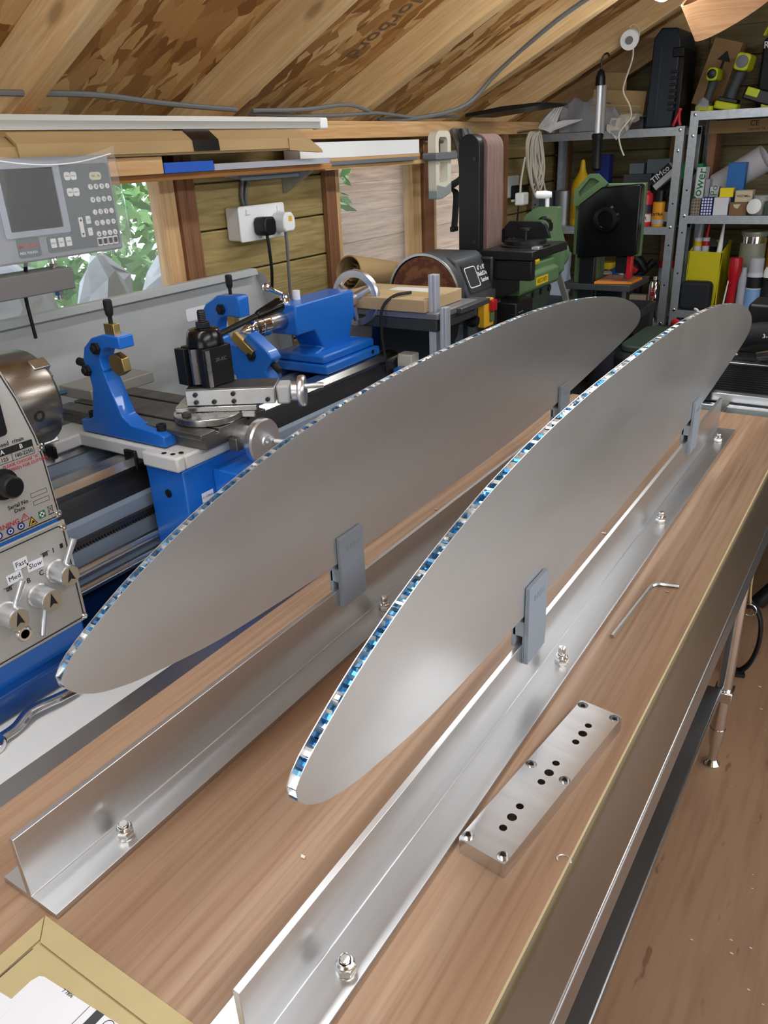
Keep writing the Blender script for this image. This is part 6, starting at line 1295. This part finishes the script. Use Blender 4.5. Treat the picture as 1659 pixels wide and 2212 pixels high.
# red pump handle and white wand beyond the panels
solo('red_hose', M().tube([(-.70, 3.02, .97), (-.69, 3.0, .985), (-.665, 2.97, .98), (-.63, 2.94, .955), (-.60, 2.92, .91)], .012, 10, 5), red, 'red curved hose glimpsed between the two panels', 'hose')
solo('white_wand', M().tube([(-.70, 3.35, .97), (-.685, 3.34, .965), (-.665, 3.32, .935), (-.645, 3.30, .90)], .005, 8, 5), white_plastic, 'thin white bent rod glimpsed between the two panels', 'rod')
# machine under them so they rest on something
vac = Thing('floor_machine', 'dark floor standing machine half hidden beyond the far end of the table', 'machine', (-.72, 2.98, 0))
vac.part('body', M().prism(rrect(-.86, -.56, 2.80, 3.36, .06), 'z', 0, .90), black_soft, bevel=.02)
vac.part('green_lid', M().prism(rrect(-.84, -.58, 2.82, 3.2, .05), 'z', .90, .925), green_dark, bevel=.006)
vac.part('red_post', M().box(-.70, -.66, 2.80, 2.815, .70, .90), red)
# black webbing and tubing on the floor at the right
wb2 = Thing('webbing_loop', 'loop of black webbing hanging by the far table leg', 'webbing', (-.13, 2.35, 0))
wb2.part('loop', M().tube([(-.235, 2.34, .262), (-.205, 2.34, .268), (-.182, 2.345, .22), (-.176, 2.35, .14), (-.188, 2.35, .065), (-.212, 2.35, .02), (-.235, 2.35, .012)], .016, 8, 6, flat=.45), black_soft)
wb2.part('loop_back', M().tube([(-.235, 2.34, .262), (-.246, 2.35, .19), (-.243, 2.355, .09), (-.235, 2.35, .012)], .014, 8, 6, flat=.45), black_soft)
wb2.part('ring', M().tube([(-.217 + .02 * math.cos(a_), 2.325, .262 + .02 * math.sin(a_)) for a_ in [2 * PI * q / 12 for q in range(12)]], .0025, 6, 2, closed=True), zinc)
wb2.part('hanging_cord', M().tube([(-.217, 2.325, .28), (-.225, 2.33, .36), (-.222, 2.36, .50), (-.215, 2.40, .62)], .004, 6, 4), card)
wb2.part('floor_end', M().obox((-.225, 2.345, .008), (.05, .03, .012), Matrix.Rotation(.3, 3, 'Z')), black_soft)
fm = Thing('tubular_frame', 'black tubular frame with chain leaning beyond the table leg', 'frame', (-.05, 2.5, 0))
fm.part('frame_tube', M().tube([(-.205, 2.40, .25), (-.15, 2.42, .33), (-.05, 2.46, .46), (.05, 2.50, .58)], .024, 12, 3), black)
fm.part('upright', M().tube([(.05, 2.50, .58), (.22, 2.52, .58), (.34, 2.52, .30), (.36, 2.52, .0)], .022, 12, 4), black)
fm.part('chain', M().tube([(-.19, 2.44, .42), (-.12, 2.44, .445), (.02, 2.46, .48)], .007, 6, 3), iron)
dm_ = Thing('black_machine', 'dark cased machine in shadow to the right of the table end', 'machine', (.1, 2.95, 0))
dm_.part('case', M().prism(rrect(-.19, .40, 2.66, 3.25, .04), 'z', .30, .80), black_soft, bevel=.015)
dm_.part('plinth', M().prism(rrect(-.10, .36, 2.72, 3.2, .04), 'z', 0, .30), black, bevel=.01)
dm_.part('side_fitting', M().box(-.17, -.12, 2.62, 2.66, .66, .74), iron, bevel=.006)
dm_.part('green_trim', M().box(-.19, .40, 2.655, 2.66, .50, .56), green_dark)
# shavings and stains on the floor and board
def flecks(n, x0, x1, y0, y1, z, seed, parent_label, name, cat):
    g = M(); rnd = random.Random(seed)
    for _ in range(n):
        x, y = rnd.uniform(x0, x1), rnd.uniform(y0, y1); a_ = rnd.uniform(0, PI); l = rnd.uniform(.002, .006)
        g.add([(x + l * math.cos(a_ + q), y + l * .4 * math.sin(a_ + q) + l * .3 * math.cos(q), z + .0015 * (q > 2)) for q in (0, 1.5, 3, 4.5)], [(0, 1, 2, 3)])
    o = solo(name, g, white_plastic, parent_label, cat, sm=0); o['kind'] = 'stuff'
flecks(60, -.15, .45, .9, 2.4, .0015, 3, 'tiny pale metal shavings scattered on the floor', 'floor_shavings', 'shavings')
flecks(14, -.70, -.20, .3, 1.7, .9505, 6, 'tiny metal shavings scattered on the plywood', 'bench_shavings', 'shavings')
sc = M().tube([(-.176 + .006 * math.cos(a_ * .5) * (1 + .04 * a_), .555 + .006 * math.sin(a_ * .5), .9508 + .0002 * a_) for a_ in range(9)], .0006, 5, 2)
solo('curled_swarf', sc, alu_light, 'single curled swarf chip on the plywood beside the drilled plate', 'swarf')
